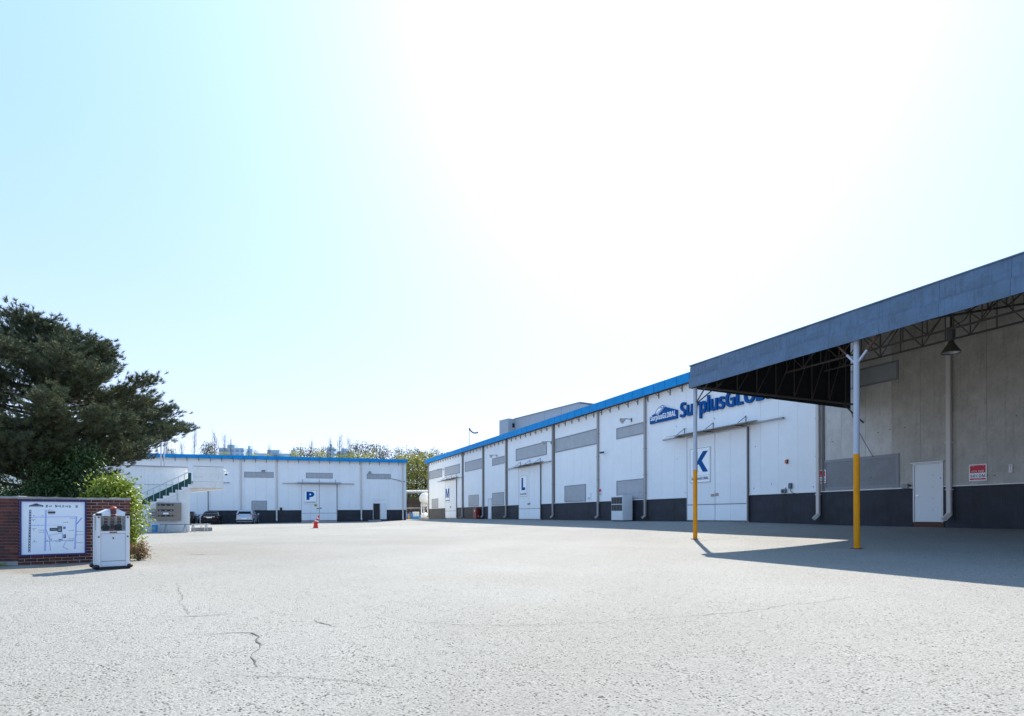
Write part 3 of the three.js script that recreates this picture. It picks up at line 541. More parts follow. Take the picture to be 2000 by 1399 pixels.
// ------------------------------------------------------------------ canopy over the loading side
{
  const t = thing('loading_canopy', 'blue grey steel loading canopy on slim posts with yellow painted feet', 'canopy', RW.pos, RW.turn);
  const U0 = 66.5, U1 = 104, F = 8.46, rise = y => 6.4 + (F - y) * .233;       // roof height over distance from the wall
  const rf = rng(9);
  // front fascia: two rows of lapped sheets with small dents
  const dent = g => { const p = g.attributes.position; for (let i = 0; i < p.count; i++) { const x = p.getX(i), y = p.getY(i); p.setZ(i, p.getZ(i) + (fbm(x * 1.7, y * 3, 4, 3) - .5) * .06); } g.computeVertexNormals(); return g; };
  for (let u = U0, k = 0; u < U1 - .1; u += 1.42, k++) {
    const e = Math.min(U1, u + 1.42);
    part('fascia_panel', metreUV(dent(new THREE.BoxGeometry(e - u - .006, .47, .02, 14, 5, 1).translate((u + e) / 2, 6.205, F + .13)), k * 1.3), m.fascia, t);
    part('fascia_panel', metreUV(dent(new THREE.BoxGeometry(e - u - .006, .37, .02, 14, 5, 1).translate((u + e) / 2, 5.815, F + .175)), k * 2.1, 1.1), m.fascia, t);
  }
  part('fascia_cap', bx(U0 - .03, U1, 6.44, 6.47, F - .1, F + .17), m.fascia, t);
  // side skirt (left end) of vertical sheets
  for (let z = .1; z < F + .1; z += 1.05) {
    const e = Math.min(F + .12, z + 1.05), b0 = 5.5 + .14 * z / F, b1 = 5.5 + .14 * e / F;
    part('side_sheet', metreUV(poly([[z + .004, b0], [e - .004, b1], [e - .004, rise(e)], [z + .004, rise(z)]], .02).rotateY(-Math.PI / 2).translate(U0, 0, 0)), m.roofDark, t);
  }
  // roof sheets
  for (let u = U0; u < U1 - .1; u += 2.4) { const e = Math.min(U1, u + 2.4); part('roof_sheet', poly([[.05, rise(.05)], [F + .12, rise(F + .12)], [F + .12, rise(F + .12) + .03], [.05, rise(.05) + .03]], e - u - .006).rotateY(-Math.PI / 2).translate(e, 0, 0), m.roofDark, t); }
  // trusses across, one at each post
  const across = (u, slim) => {
    const b = z => slim ? rise(z) - .45 : 5.66 + .02 * z / F, g = [bar([u, b(.1), .1], [u, b(F), F], .06), bar([u, rise(.1) - .05, .1], [u, rise(F) - .05, F], .06)];
    for (let z = .6; z < F - .4; z += .98) { g.push(bar([u, b(z), z], [u, rise(z) - .05, z], .03)); g.push(bar([u, rise(z) - .05, z], [u, b(z + .98), Math.min(F, z + .98)], .03)); }
    part('cross_truss', g, m.trussBrown, t);
  };
  for (const u of [U0 + .14, U0 + 6.35, U0 + 12.6, U0 + 18.8, U0 + 25, U0 + 31.2]) across(u, u > U0 + 1);
  const along = (z, yb, dy) => {
    const g = [bar([U0 + .1, yb, z], [U1, yb, z], .055), bar([U0 + .1, yb + dy, z], [U1, yb + dy, z], .055)];
    for (let u = U0 + .2, k = 0; u < U1 - .8; u += .75, k++) { g.push(bar([u, yb, z], [u, yb + dy, z], .028)); g.push(k % 2 ? bar([u, yb, z], [u + .75, yb + dy, z], .028) : bar([u, yb + dy, z], [u + .75, yb, z], .028)); }
    part('long_truss', g, m.trussBrown, t);
  };
  along(4.0, 6.62, rise(4.0) - 6.62 - .06); along(1.8, 6.9, rise(1.8) - 6.9 - .06);
  for (let z = .9; z < F; z += 1.25) part('purlin', bx(U0, U1, rise(z) - .09, rise(z) - .02, z - .03, z + .03), m.darkSteel, t);
  for (const [a, z0, z1] of [[U0 + .4, 6.4, 4.0], [U0 + 2.6, 4, 6.4], [U0 + 5, 6.4, 8.4], [U0 + 7, 4, 1.8]]) part('sway_rod', bar([a, rise(z0) - .3, z0], [a + 2.0, rise(z1) - .3, z1], .03), m.rust, t);
  // posts
  [U0 + .12, U0 + 6.37, U0 + 12.6, U0 + 18.8, U0 + 25, U0 + 31.2].forEach((u, i) => {
    const [wx, wz] = rwPoint(u, F), g0 = ground(wx, wz), r = .072;
    const p = part('post', cyl([u, 2.67, F], [u, i == 0 ? 5.64 : 5.75, F], r, r, 20), m.postBlue, t);
    part('yellow_foot', cyl([u + (i == 1 ? .012 : 0), g0 - .05, F], [u, 2.67, F], r + .004, r + .002, 20), m.yellow, p);
    part('base_plate', rbx(u - .11, u + .11, g0 - .04, g0 + .02, F - .11, F + .11, .005, 1), m.rust, p);
    const kn = i == 0 ? [[.75, 0], [.55, -.7]] : [[-.62, .02], [.72, .02]];
    for (const [du, dz] of kn) {
      const h0 = 5.05, a = [u, h0, F], b = [u + du, 5.78, F + dz], mid = a.map((v, k) => v + (b[k] - v) * .42);
      part('knee_brace', i == 0 ? bar(a, b, .032) : bar(a, mid, .05), i == 0 ? m.darkSteel : m.postBlue, p); if (i) part('knee_brace', bar(mid, b, .045), m.rust, p);
    }
  });
  part('stay_rod', [bar([U0 + .14, 5.72, .9], [U0 + .5, 4.85, .02], .05)], m.darkSteel, t);
  part('stay_wire', [tube([[U0 + .2, 5.6, .5], [U0 + .5, 4.5, .3], [U0 + .95, 3.4, .06]], .012)], m.darkSteel, t);
}
{ // pendant lamp under the canopy
  const [X, Z] = rwPoint(72.06, 3.0), t = thing('pendant_lamp', 'conical dark metal pendant lamp hanging under the canopy', 'lamp', [X, 6.14, Z], RW.turn);
  const g = new THREE.LatheGeometry([[.06, .40], [.075, .38], [.10, .30], [.255, .05], [.265, .02], [.265, 0], [.25, .0], [.245, .03], [.09, .28], [.05, .36]].map(p => new THREE.Vector2(...p)), 28);
  part('shade', g, M(.11, .10, .08, .55), t);
  part('reflector', new THREE.LatheGeometry([[.08, .27], [.24, .03]].map(p => new THREE.Vector2(...p)), 28), m.galv, t);
  part('bulb', new THREE.SphereGeometry(.07, 14, 10).translate(0, .1, 0), M(.75, .75, .72, .2), t);
  part('ballast', rbx(-.09, .09, .40, .82, -.09, .09, .02, 1), M(.10, .10, .10, .6), t);
  part('hanger', cyl([0, .82, 0], [0, 1.3, 0], .03), m.darkSteel, t);
  part('cable', tube([[.05, .8, .05], [.45, .95, .05], [.5, 1.15, .02], [.4, 1.25, 0]], .012), m.black, t);
}

// ------------------------------------------------------------------ annex with outside stair at the left
const AN = { x: -19.38, z: -35.4, turn: .5 };
{
  const t = thing('annex_building', 'white rendered annex with outside stair and cantilevered landing at the left', 'building', [AN.x, 0, AN.z], AN.turn);
  // x to the right along the front, z out to the viewer; stair block is 1.2 deep in front of the main wall
  part('main_wall', [metreUV(bx(-14, -.12, -.4, 3.92, -3.6, -1.2))], m.plaster, t);
  part('parapet_cap', bx(-14.05, -.08, 3.92, 3.97, -3.64, -1.15), m.frameGrey, t);
  part('joint_strip', bx(-14, -.12, 2.82, 2.845, -1.2, -1.19), m.frameGrey, t);
  const run = .317, rise = .178, top = 2.86, n = 16;
  const xs = k => -.12 - run * k;                                         // left edge of step k measured from the landing
  part('stair_wall', [metreUV(poly([[.0, -.4], [.0, 2.62], [-.1, 2.62], [xs(n) , 2.62 - rise * n + .06], [xs(n), -.4]], 1.16).translate(0, 0, -1.19))], m.plaster, t);
  part('stringer', metreUV(poly([[-.0, 2.63], [-.0, 2.74], [xs(n), 2.74 - rise * n + .02], [xs(n), 2.63 - rise * n + .06]], 1.2).translate(0, 0, -1.19)), m.white, t);
  for (let k = 0; k < n; k++) part('step', metreUV(bx(xs(k) - run, xs(k) + .02, top - rise * (k + 1) - .14, top - rise * (k + 1), -1.19, .005)), m.plaster, t);
  // railing
  for (let k = 0; k <= n; k++) part('rail_post', cyl([xs(k) - run * .5, top - rise * (k + 1), -.05], [xs(k) - run * .5, top - rise * (k + 1) + .78, -.05], k == 8 ? .035 : .016, undefined, 6), m.galv, t);
  part('handrail', cyl([xs(-.2), top - rise * .3 + .78, -.05], [xs(n), top - rise * (n + .5) + .78, -.05], .022, .022, 8), m.galv, t);
  part('green_board', poly([[xs(0) + .02, top - rise], [xs(0) + .02, top + .34], [xs(11), top - rise * 11 + .34], [xs(11), top - rise * 12]], .02).translate(0, 0, -.16), m.greenNet, t);
  part('green_gate', bx(-.10, .08, 2.87, 3.55, -.3, -.27), m.greenNet, t);
  // landing box to the right with a haunched soffit
  part('landing_parapet', [metreUV(bx(.18, 1.82, 2.66, 3.94, -.12, .0)), metreUV(bx(1.7, 1.82, 2.66, 3.94, -1.3, -.121))], m.plaster, t);
  part('landing_slab', [metreUV(bx(-.1, 1.8, 2.62, 2.8, -1.3, -.121))], m.plaster, t);
  part('haunch', metreUV(poly([[.0, 2.36], [.0, 2.615], [1.8, 2.615]], 1.0).translate(0, 0, -1.28)), m.plaster, t);
  part('parapet_coping', [bx(.16, 1.84, 3.94, 3.965, -.14, .02)], m.frameGrey, t);
  part('board_joint', [bx(.2, 1.79, 3.02, 3.03, .0, .006), bx(.2, .7, 3.3, 3.31, .0, .006)], m.frameGrey, t);
  for (const x of [-1.55, -1.38]) part('vent_pipe', cyl([x, 3.9, -1.6], [x, 5.65, -1.6], .035, .035, 8), m.galv, t);
  part('conduit', cyl([-.65, 1.85, .0], [-.65, 2.5, .0], .03), m.galv, t);
}
const anPoint = (x, z) => [AN.x + x * Math.cos(AN.turn) + z * Math.sin(AN.turn), AN.z - x * Math.sin(AN.turn) + z * Math.cos(AN.turn)];
{
  let [X, Z] = anPoint(-.5, 0), t = thing('meter_cabinet', 'stainless steel cabinet with slotted windows under the annex stair', 'cabinet', [X, .68, Z], AN.turn);
  part('body', rbx(-1.22, .06, 0, 1.05, -.02, .2, .012, 1), m.stainless, t);
  for (const y of [.86, .54, .22]) { const s = part('slot_window', bx(-1.14, -.34, y, y + .11, .2, .206), m.black, t); for (let k = 0; k < 3; k++) part('meter', bx(-1.06 + k * .28, -.98 + k * .28, y + .03, y + .06, .206, .212), m.galv, s); }
  part('side_door', rbx(-.28, .04, .03, 1.02, .2, .212, .004, 1), m.stainless, t);
  part('label_plate', bx(-.87, -.6, .36, .46, .2, .208), m.signWhite, t);
  for (const y of [.3, .75]) part('lock', new THREE.CylinderGeometry(.02, .02, .02, 10).rotateX(Math.PI / 2).translate(-.22, y, .22), m.darkSteel, t);
  [X, Z] = anPoint(-1.74, 0); t = thing('control_box', 'small grey control box left of the steel cabinet under the stair', 'cabinet', [X, .85, Z], AN.turn);
  part('body', rbx(-.36, .0, 0, .5, -.02, .16, .015, 1), M(.34, .33, .32, .5), t); for (let k = 0; k < 6; k++) part('button', bx(-.2 + (k % 2) * .09, -.13 + (k % 2) * .09, .1 + Math.floor(k / 2) * .09, .14 + Math.floor(k / 2) * .09, .16, .17), m.black, t);
  part('cable', tube([[-.1, .0, .05], [-.2, -.2, .04], [-.5, -.32, .03], [-.8, -.15, .03], [-.95, .2, .02]], .012), m.darkSteel, t);
  [X, Z] = anPoint(1.82, -.3); t = thing('dome_camera', 'white dome camera on the corner of the annex landing', 'camera', [X, 3.55, Z], AN.turn);
  part('arm', [bar([-.02, .28, 0], [.16, .2, .05], .035), bar([.16, .2, .05], [.16, .1, .05], .035)], m.white, t); part('housing', new THREE.CylinderGeometry(.09, .10, .12, 16).translate(.16, .05, .05), m.white, t); part('dome', new THREE.SphereGeometry(.085, 16, 10, 0, 7, Math.PI / 2, Math.PI / 2).translate(.16, -.01, .05), m.glassDark, t);
  // blue bin
  [X, Z] = anPoint(-1.78, .35); t = thing('blue_bin', 'light blue plastic bin standing beside the bench under the annex stair', 'bin', [X, ground(X, Z) - .02, Z], AN.turn);
  const mb = M(.06, .30, .58, .5); part('bin_body', new THREE.CylinderGeometry(.21, .18, .42, 4, 1).rotateY(Math.PI / 4).translate(0, .21, 0), mb, t); part('rim', new THREE.TorusGeometry(.205, .018, 6, 4).rotateX(Math.PI / 2).rotateY(Math.PI / 4).translate(0, .43, 0), mb, t);
  // benches on trestles
  const bench = (x, z, len, board, label) => {
    const [a, b] = anPoint(x, z), o = thing('trestle_bench', label, 'bench', [a, ground(a, b) - .015, b], AN.turn, 'trestle benches by the annex');
    part('board', rbx(-len / 2, len / 2, .44, .475, -.16, .16, .008, 1), board, o);
    for (const s of [-.3, .3]) for (const q of [-1, 1]) part('leg', bar([s * len + q * .02, .44, q * .1], [s * len + q * .1, 0, q * .15], .04), m.galv, o);
  };
  bench(-.72, .55, 1.6, M(.12, .15, .18, .6), 'dark plank bench on trestle legs in front of the stair wall'); bench(.52, .5, 1.15, M(.7, .7, .68, .6), 'pale plank bench on trestle legs at the corner of the annex');
  // kerb block and blue sacks
  [X, Z] = anPoint(.62, -.7); t = thing('concrete_block', 'low grey concrete block at the foot of the annex corner', 'block', [X, ground(X, Z) - .06, Z], AN.turn); part('block', rbx(-.55, .6, 0, .3, -.25, .25, .03, 2), m.concrete, t); part('lifting_eye', new THREE.TorusGeometry(.05, .012, 6, 12).translate(0, .32, 0), m.rust, t);
  const mBlue = M(.01, .16, .5, .45);
  [[-3.35, .7, .62, .22, 'flat blue tarpaulin bundle lying on the ground beside the bush', 1], [-3.1, .45, .42, .34, 'upright blue tarpaulin bundle behind the flat one beside the bush', 2]].forEach(([x, z, w, h, label, sd]) => {
    const [a, b] = anPoint(x, z), o = thing('tarpaulin_bundle', label, 'tarpaulin', [a, ground(a, b) - .03, b], AN.turn, 'blue tarpaulin bundles');
    const g = new THREE.IcosahedronGeometry(1, 5); const p = g.attributes.position; for (let i = 0; i < p.count; i++) { const x = p.getX(i), y = p.getY(i), z = p.getZ(i); const k = 1 + (fbm(x * 2 + sd * 5, y * 2 + z * 2, sd, 3) - .5) * .6; p.setXYZ(i, Math.sign(x) * Math.pow(Math.abs(x), .7) * w * k * .8, Math.max(0, (y * .5 + .5)) * h * 1.3 * k, z * .35 * k); } g.computeVertexNormals(); part('cover', g, mBlue, o);
    part('rope', new THREE.TorusGeometry(.3, .012, 5, 18).scale(w / .62 * .6, h / .22 * .42, 1).rotateY(Math.PI / 2).translate(0, h * .6, 0), m.white, o);
  });
}

// ------------------------------------------------------------------ brick wall with map board, barrier cabinet
const brickMats = [[.10, .032, .025], [.13, .037, .026], [.075, .028, .025], [.16, .045, .03], [.06, .03, .03], [.09, .042, .038]].map((c, i) => tex(streakTex(c, .5, .5, 200 + i * 7, 128, .25), .9));
brickMats.forEach(b => b.map.repeat.set(2, 2));
function brickWall(t, len, h, seed, mort, x00 = 0) {
  const r = rng(seed), ch = .067, n = Math.floor((h - .02) / ch), d = .2;
  part('mortar_core', metreUV(bx(x00 + .008, x00 + len - .008, -.2, n * ch, -d + .008, -.008)), mort, t);
  const geos = {};
  for (let k = 0; k < n; k++) for (let x = (k % 2 ? -.105 : 0) + x00; x < x00 + len - .02; x += .21) {
    const a = Math.max(x00, x), b = Math.min(x00 + len, x + .2); if (b - a < .03) continue;
    const L = +(b - a).toFixed(3), v = Math.floor(r() * 3), key = L + '_' + v;
    geos[key] ??= (() => { const g = new THREE.BoxGeometry(L, .056, d, 1, 1, 1); const p = g.attributes.position, q = rng(v * 31 + 7); const jit = new Map(); for (let i = 0; i < p.count; i++) { const s = [p.getX(i), p.getY(i), p.getZ(i)].map(w => Math.sign(w)).join(); if (!jit.has(s)) jit.set(s, [q(), q(), q()].map(w => (w - .5) * .005)); const j = jit.get(s); p.setXYZ(i, p.getX(i) + j[0], p.getY(i) + j[1], p.getZ(i) + j[2]); } g.computeVertexNormals(); return metreUV(g, v * .37, v * .61); })();
    const mesh = part('brick', geos[key], brickMats[Math.floor(r() * r() * brickMats.length * .999)], t); mesh.position.set((a + b) / 2, k * ch + .035, -d / 2 + (r() - .5) * .006);
  }
  // rough mortar capping
  const g = new THREE.BoxGeometry(len + .02, .05, d + .02, Math.round(len * 14), 1, 3), p = g.attributes.position; for (let i = 0; i < p.count; i++) if (p.getY(i) > 0) p.setY(i, p.getY(i) + (fbm(p.getX(i) * 6, p.getZ(i) * 6, seed, 3) - .6) * .035); g.computeVertexNormals();
  part('capping', metreUV(g.translate(x00 + len / 2, n * ch + .02, -d / 2)), m.concrete, t);
}
const BW = { x: -10.42, z: -12.42, turn: Math.atan2(1.2, 1.58) };
{
  const t = thing('brick_wall', 'low red brick wall with pale mortar carrying the map board', 'wall', [BW.x, 0, BW.z], BW.turn);
  brickWall(t, 1.99, 1.47, 3, m.mortar);
  const o = thing('brick_wall', 'darker brick wall on a concrete footing at the left edge of the picture', 'wall', [BW.x - .03, .08, BW.z - .06], .06);
  brickWall(o, 2.4, 1.42, 4, m.mortarDark, -2.4);
  part('footing', metreUV(bx(-2.42, .0, -.3, .0, -.26, .03)), m.concrete, o);
}
{
  const c = Math.cos(BW.turn), s = Math.sin(BW.turn), t = thing('map_board', 'white direction map board with blue frame fixed to the brick wall', 'sign', [BW.x + c * .02, 0, BW.z - s * .02], BW.turn);
  const x0 = .0, x1 = 1.15, y0 = .19, y1 = 1.385, z = .012, f = .035, mf = M(.01, .016, .14, .4);
  part('panel', bx(x0 + f, x1 - f, y0 + f, y1 - f, z, z + .02), m.signWhite, t);
  part('print', new THREE.PlaneGeometry(x1 - x0 - 2 * f, y1 - y0 - 2 * f).translate((x0 + x1) / 2, (y0 + y1) / 2, z + .0225), tex(mapTex, .35), t);
  part('frame', [bx(x0, x1, y0, y0 + f, z - .008, z + .045), bx(x0, x1, y1 - f, y1, z - .008, z + .045), bx(x0, x0 + f, y0 + f, y1 - f, z - .008, z + .045), bx(x1 - f, x1, y0 + f, y1 - f, z - .008, z + .045)], mf, t);
}
{
  const X = -7.98, Z = -11.72, t = thing('barrier_cabinet', 'white parking barrier cabinet with glazed top and red lamp beside the brick wall', 'cabinet', [X, ground(X, Z) - .005, Z], .74);
  t.scale.setScalar(.95); const w = .25, d = .23, W1 = M(.66, .68, .70, .45), Wp = M(.60, .65, .70, .45);
  part('base', [rbx(-w - .05, w + .05, 0, .07, -d - .05, d + .04, .02, 2)], m.black, t);
  for (const sx of [-1, 1]) for (const sz of [-1, 1]) { part('corner_post', rbx(sx * w - .035, sx * w + .035, .05, 1.13, sz * d - .035, sz * d + .035, .015, 2), W1, t); part('bumper', new THREE.SphereGeometry(.06, 12, 8).scale(1, .8, 1).translate(sx * (w + .04), .07, sz * (d + .02)), m.black, t); }
  part('front_panel', rbx(-w + .036, w - .036, .18, .74, d - .02, d + .012, .004, 1), Wp, t);
  part('kick_plate', rbx(-w + .036, w - .036, .05, .172, d - .02, d + .016, .004, 1), Wp, t);
  part('back_panel', bx(-w + .036, w - .036, .05, .74, -d - .01, -d + .02), Wp, t);
  for (const sx of [-1, 1]) part('side_panel', rbx(sx * w - .012, sx * w + .012, .05, .74, -d + .036, d - .036, .004, 1), W1, t);
  part('sill', [rbx(-w + .03, w - .03, .745, .795, d - .02, d + .02, .006, 1), bx(-w - .01, -w + .015, .745, .795, -d + .03, d - .03), bx(w - .015, w + .01, .745, .795, -d + .03, d - .03)], W1, t);
  part('deck', bx(-w + .01, w - .01, .70, .742, -d + .025, d - .025), m.darkSteel, t);
  part('sticker', bx(-.065, .065, .755, .782, d + .02, d + .024), M(.25, .05, .04, .6), t);
  const glass = new THREE.MeshPhysicalMaterial({ color: lin(.75, .8, .82), roughness: .05, transmission: 1, thickness: 0 });
  part('front_glass', bx(-w + .036, w - .036, .797, 1.1, d - .004, d), glass, t);
  for (const sx of [-1, 1]) part('side_glass', bx(sx * w - .002, sx * w + .002, .797, 1.1, -d + .036, d - .036), glass, t);
  // mechanism behind the glass
  part('motor', rbx(.06, .18, .745, .92, -.1, .06, .01, 1), m.black, t); part('drum', cyl([-.1, .86, -.1], [-.1, .86, .1], .06, .06, 16), m.darkSteel, t);
  for (const x of [-.13, -.02, .1]) part('inner_post', bx(x - .02, x + .02, .742, 1.1, -.15, -.11), m.white, t);
  part('crank_rod', [bar([-.18, .86, .04], [.0, .88, .05], .014), bar([.0, .88, .05], [.12, .92, .04], .014)], m.black, t); part('tension_spring', bar([-.2, .75, .0], [-.19, 1.08, .0], .03), m.black, t);
  // hipped roof with black corners
  const hv = [[-w - .05, 1.13, d + .05], [w + .05, 1.13, d + .05], [w + .05, 1.13, -d - .05], [-w - .05, 1.13, -d - .05], [-.08, 1.25, d - .02], [.08, 1.25, d - .02], [.08, 1.25, -d + .02], [-.08, 1.25, -d + .02]];
  const hq = (a, b, c2, e) => [...hv[a], ...hv[b], ...hv[c2], ...hv[a], ...hv[c2], ...hv[e]]; const rg = new THREE.BufferGeometry(); rg.setAttribute('position', new THREE.Float32BufferAttribute([...hq(0, 1, 5, 4), ...hq(1, 2, 6, 5), ...hq(2, 3, 7, 6), ...hq(3, 0, 4, 7), ...hq(4, 5, 6, 7), ...hq(3, 2, 1, 0)], 3)); rg.computeVertexNormals();
  part('roof', rg, W1, t); part('eave', [rbx(-w - .045, w + .045, 1.105, 1.132, -d - .045, d + .045, .006, 1)], W1, t);
  for (const sx of [-1, 1]) for (const sz of [-1, 1]) part('roof_corner', [rbx(sx * w - .05, sx * w + .05, 1.11, 1.165, sz * d - .055, sz * d + .055, .012, 1)], m.black, t);
  part('lamp_holder', rbx(-.05, .05, 1.1, 1.25, d - .03, d + .055, .02, 2), m.darkSteel, t);
  part('red_lamp', new THREE.SphereGeometry(.062, 18, 12).scale(1, .62, 1).translate(0, 1.265, d + .01), M(.42, .06, .05, .35), t);
  part('red_plate', new THREE.CylinderGeometry(.05, .06, .02, 16).translate(0, 1.135, d + .045), M(.4, .09, .08, .45), t);
  for (const [x, y] of [[-w, 1.08], [w, 1.08], [-w, .68], [w, .68], [0, .65]]) part('cap_screw', new THREE.CylinderGeometry(.016, .016, .012, 10).rotateX(Math.PI / 2).translate(x, y, (x ? d + .037 : d + .014)), m.black, t);
}

// ------------------------------------------------------------------ cars (nose to -z, rear to +z, origin under the middle)
function carBody(prof, width, taper, endPinch) {
  const s = new THREE.Shape(prof.map(p => new THREE.Vector2(...p)));
  const g0 = new THREE.ExtrudeGeometry(s, { depth: width - .16, bevelEnabled: true, bevelThickness: .08, bevelSize: .06, bevelSegments: 3, steps: 6, curveSegments: 6 });
  g0.translate(0, 0, -(width - .16) / 2); const p = g0.attributes.position;
  let zmin = 9, zmax = -9; for (const q of prof) { zmin = Math.min(zmin, q[0]); zmax = Math.max(zmax, q[0]); }
  for (let i = 0; i < p.count; i++) {
    const x = p.getX(i), y = p.getY(i), z = p.getZ(i); const e = Math.max(0, Math.abs(x - (zmin + zmax) / 2) / ((zmax - zmin) / 2) - .6) / .4;
    p.setZ(i, z * (1 - Math.max(0, y - taper[0]) * taper[1]) * (1 - endPinch * e * e));
  }
  g0.rotateY(Math.PI / 2); g0.computeVertexNormals();   // profile x -> -z
  return toCreasedNormals(g0, .6);
}
function wheel(o, x, z, r, w) {
  const t = part('wheel', new THREE.TorusGeometry(r - .09, .1, 10, 24).scale(1, 1, w / .2).rotateY(Math.PI / 2).translate(x, r, z), m.tyre, o);
  part('rim', [new THREE.CylinderGeometry(r - .12, r - .12, w * .7, 20).rotateZ(Math.PI / 2).translate(x, r, z), ...[0, 1, 2, 3, 4].map(k => bx(-w * .4, w * .4, .03, r - .12, -.035, .035).rotateX(k * 1.2566).translate(x, r, z))], m.galv, t);
}
function sedan(label, pos, turn, paint, group) {
  const o = thing('parked_car', label, 'car', pos, turn, group), W = 1.82;
  part('body', carBody([[-2.38, .28], [2.36, .26], [2.4, .55], [2.36, .78], [2.2, .95], [1.55, 1.0], [.85, .97], [-.95, .95], [-1.6, .9], [-2.2, .76], [-2.4, .55]].map(([x, y]) => [-x, y]), W, [.7, .16], .1), paint, o);
  part('glasshouse', carBody([[1.75, .98], [1.05, 1.36], [.2, 1.4], [-.35, 1.36], [-1.15, .96]].map(([x, y]) => [-x, y]), W - .16, [.9, .52], 0), m.glassDark, o);
  part('roof', carBody([[1.12, 1.34], [1.0, 1.42], [.2, 1.46], [-.32, 1.42], [-.42, 1.36], [.2, 1.38]].map(([x, y]) => [-x, y]), W - .22, [.9, .48], 0), paint, o);
  for (const sx of [-1, 1]) {
    part('pillar', bar([sx * .78, .98, 1.7], [sx * .60, 1.4, 1.05], .07), paint, o);
    part('tail_light', rbx(sx * .74 - .15, sx * .74 + .13, .70, .88, 2.2, 2.37, .04, 2), m.lampRed, o); part('mirror', rbx(sx * .98 - .1, sx * .98 + .1, .95, 1.08, -.75, -.6, .04, 2), paint, o);
    for (const z of [-1.42, 1.38]) wheel(o, sx * .8, z, .32, .2); o.scale.setScalar(.93);
    part('headlight', rbx(sx * .66 - .17, sx * .66 + .17, .6, .72, -2.36, -2.2, .04, 2), m.chrome, o);
  }
  part('licence_plate', bx(-.26, .26, .72, .85, 2.36, 2.425), m.signWhite, o); part('boot_trim', bx(-.55, .55, .87, .9, 2.3, 2.40), m.chrome, o);
  part('bumper', rbx(-.86, .86, .3, .56, 2.2, 2.44, .08, 3), paint, o);
  return o;
}
function hatch(label, pos, turn, paint, group) {
  const o = thing('parked_car', label, 'car', pos, turn, group), W = 1.86;
  part('body', carBody([[-2.2, .32], [2.12, .32], [2.2, .6], [2.16, .95], [2.02, 1.12], [-.95, 1.06], [-1.5, 1.02], [-2.05, .9], [-2.24, .66]].map(([x, y]) => [-x, y]), W, [.8, .14], .1), paint, o);
  part('glasshouse', carBody([[2.02, 1.1], [1.72, 1.5], [.2, 1.56], [-.3, 1.52], [-1.1, 1.06]].map(([x, y]) => [-x, y]), W - .12, [1.0, .42], 0), m.glassDark, o);
  part('roof', carBody([[1.86, 1.5], [1.7, 1.57], [.2, 1.64], [-.32, 1.58], [-.42, 1.5], [.2, 1.56]].map(([x, y]) => [-x, y]), W - .2, [1.0, .4], 0), paint, o);
  for (const sx of [-1, 1]) {
    part('pillar', bar([sx * .80, 1.1, 1.98], [sx * .68, 1.56, 1.72], .16, .12), paint, o);
    part('tail_light', rbx(sx * .72 - .17, sx * .72 + .17, 1.0, 1.16, 1.98, 2.14, .04, 2), m.lampRed, o); part('reflector', rbx(sx * .72 - .14, sx * .72 + .14, .52, .58, 2.1, 2.235, .015, 1), m.signWhite, o);
    part('mirror', rbx(sx * 1.0 - .11, sx * 1.0 + .11, 1.08, 1.24, -.75, -.58, .04, 2), paint, o);
    for (const z of [-1.35, 1.3]) wheel(o, sx * .82, z, .35, .22); o.scale.setScalar(.91);
  }
  part('licence_plate', bx(-.27, .27, .6, .72, 2.2, 2.265), m.signWhite, o); part('badge', new THREE.SphereGeometry(.06, 12, 8).scale(1.3, .8, .4).translate(0, 1.02, 2.16), m.chrome, o);
  part('bumper', rbx(-.88, .88, .34, .56, 2.0, 2.24, .08, 3), M(.03, .03, .032, .6), o);
  return o;
}
{
  const blackPaint = new THREE.MeshPhysicalMaterial({ color: lin(.006, .006, .008), roughness: .3, specularIntensity: .35 });
  const silver = new THREE.MeshPhysicalMaterial({ color: lin(.38, .43, .48), roughness: .35, metalness: .4, clearcoat: 1, clearcoatRoughness: .1 });
  const put = (v, off) => { const [x, z] = pwPoint(v, off); return [x, ground(x, z) - .01, z]; };
  sedan('black sedan with lit red tail lamps parked nose to the rear warehouse', put(-21.0, 3.5), PW.turn + .02, blackPaint, 'cars parked at the rear warehouse');
  sedan('black sedan half hidden in the shade left of the other black sedan', put(-23.3, 2.9), PW.turn + .02, blackPaint, 'cars parked at the rear warehouse');
  hatch('silver hatchback with red tail lamps parked nose to the rear warehouse', put(-17.5, 3.6), PW.turn - .1, silver, 'cars parked at the rear warehouse');
}
// ------------------------------------------------------------------ cones
{
  const cone = (o) => {
    part('cone_body', new THREE.LatheGeometry([[.19, .02], [.175, .05], [.14, .2], [.045, .68], [.03, .7], [0, .7]].map(p => new THREE.Vector2(...p)), 24), m.coneRed, o);
    for (const [a, b] of [[.2, .3], [.42, .5]]) { const R = y => .181 - (y - .05) * .208; part('reflective_band', new THREE.CylinderGeometry(R(b), R(a), b - a, 24, 1, true).translate(0, (a + b) / 2, 0), m.coneWhite, o); }
    part('base', rbx(-.2, .2, 0, .03, -.2, .2, .01, 1), m.coneRed, o);
  };
  const z = -43.5, x = (616.5 - 1000) / 1150 * 43.5, g = ground(x, z);
  const a = thing('traffic_cone', 'red traffic cone standing on the yard under a tilted one', 'cone', [x, g, z], .2, 'stacked traffic cones'); 
  part('cone_body', new THREE.LatheGeometry([[.19, .02], [.18, .06], [.12, .42], [.06, .66], [0, .67]].map(p => new THREE.Vector2(...p)), 24), m.coneRed, a); part('base', rbx(-.2, .2, 0, .03, -.2, .2, .01, 1), m.coneRed, a);
  const b = thing('traffic_cone', 'tilted red traffic cone with white bands pushed over the lower cone', 'cone', [x - .02, g + .33, z], 0, 'stacked traffic cones'); b.rotation.z = -.42; cone(b);
}

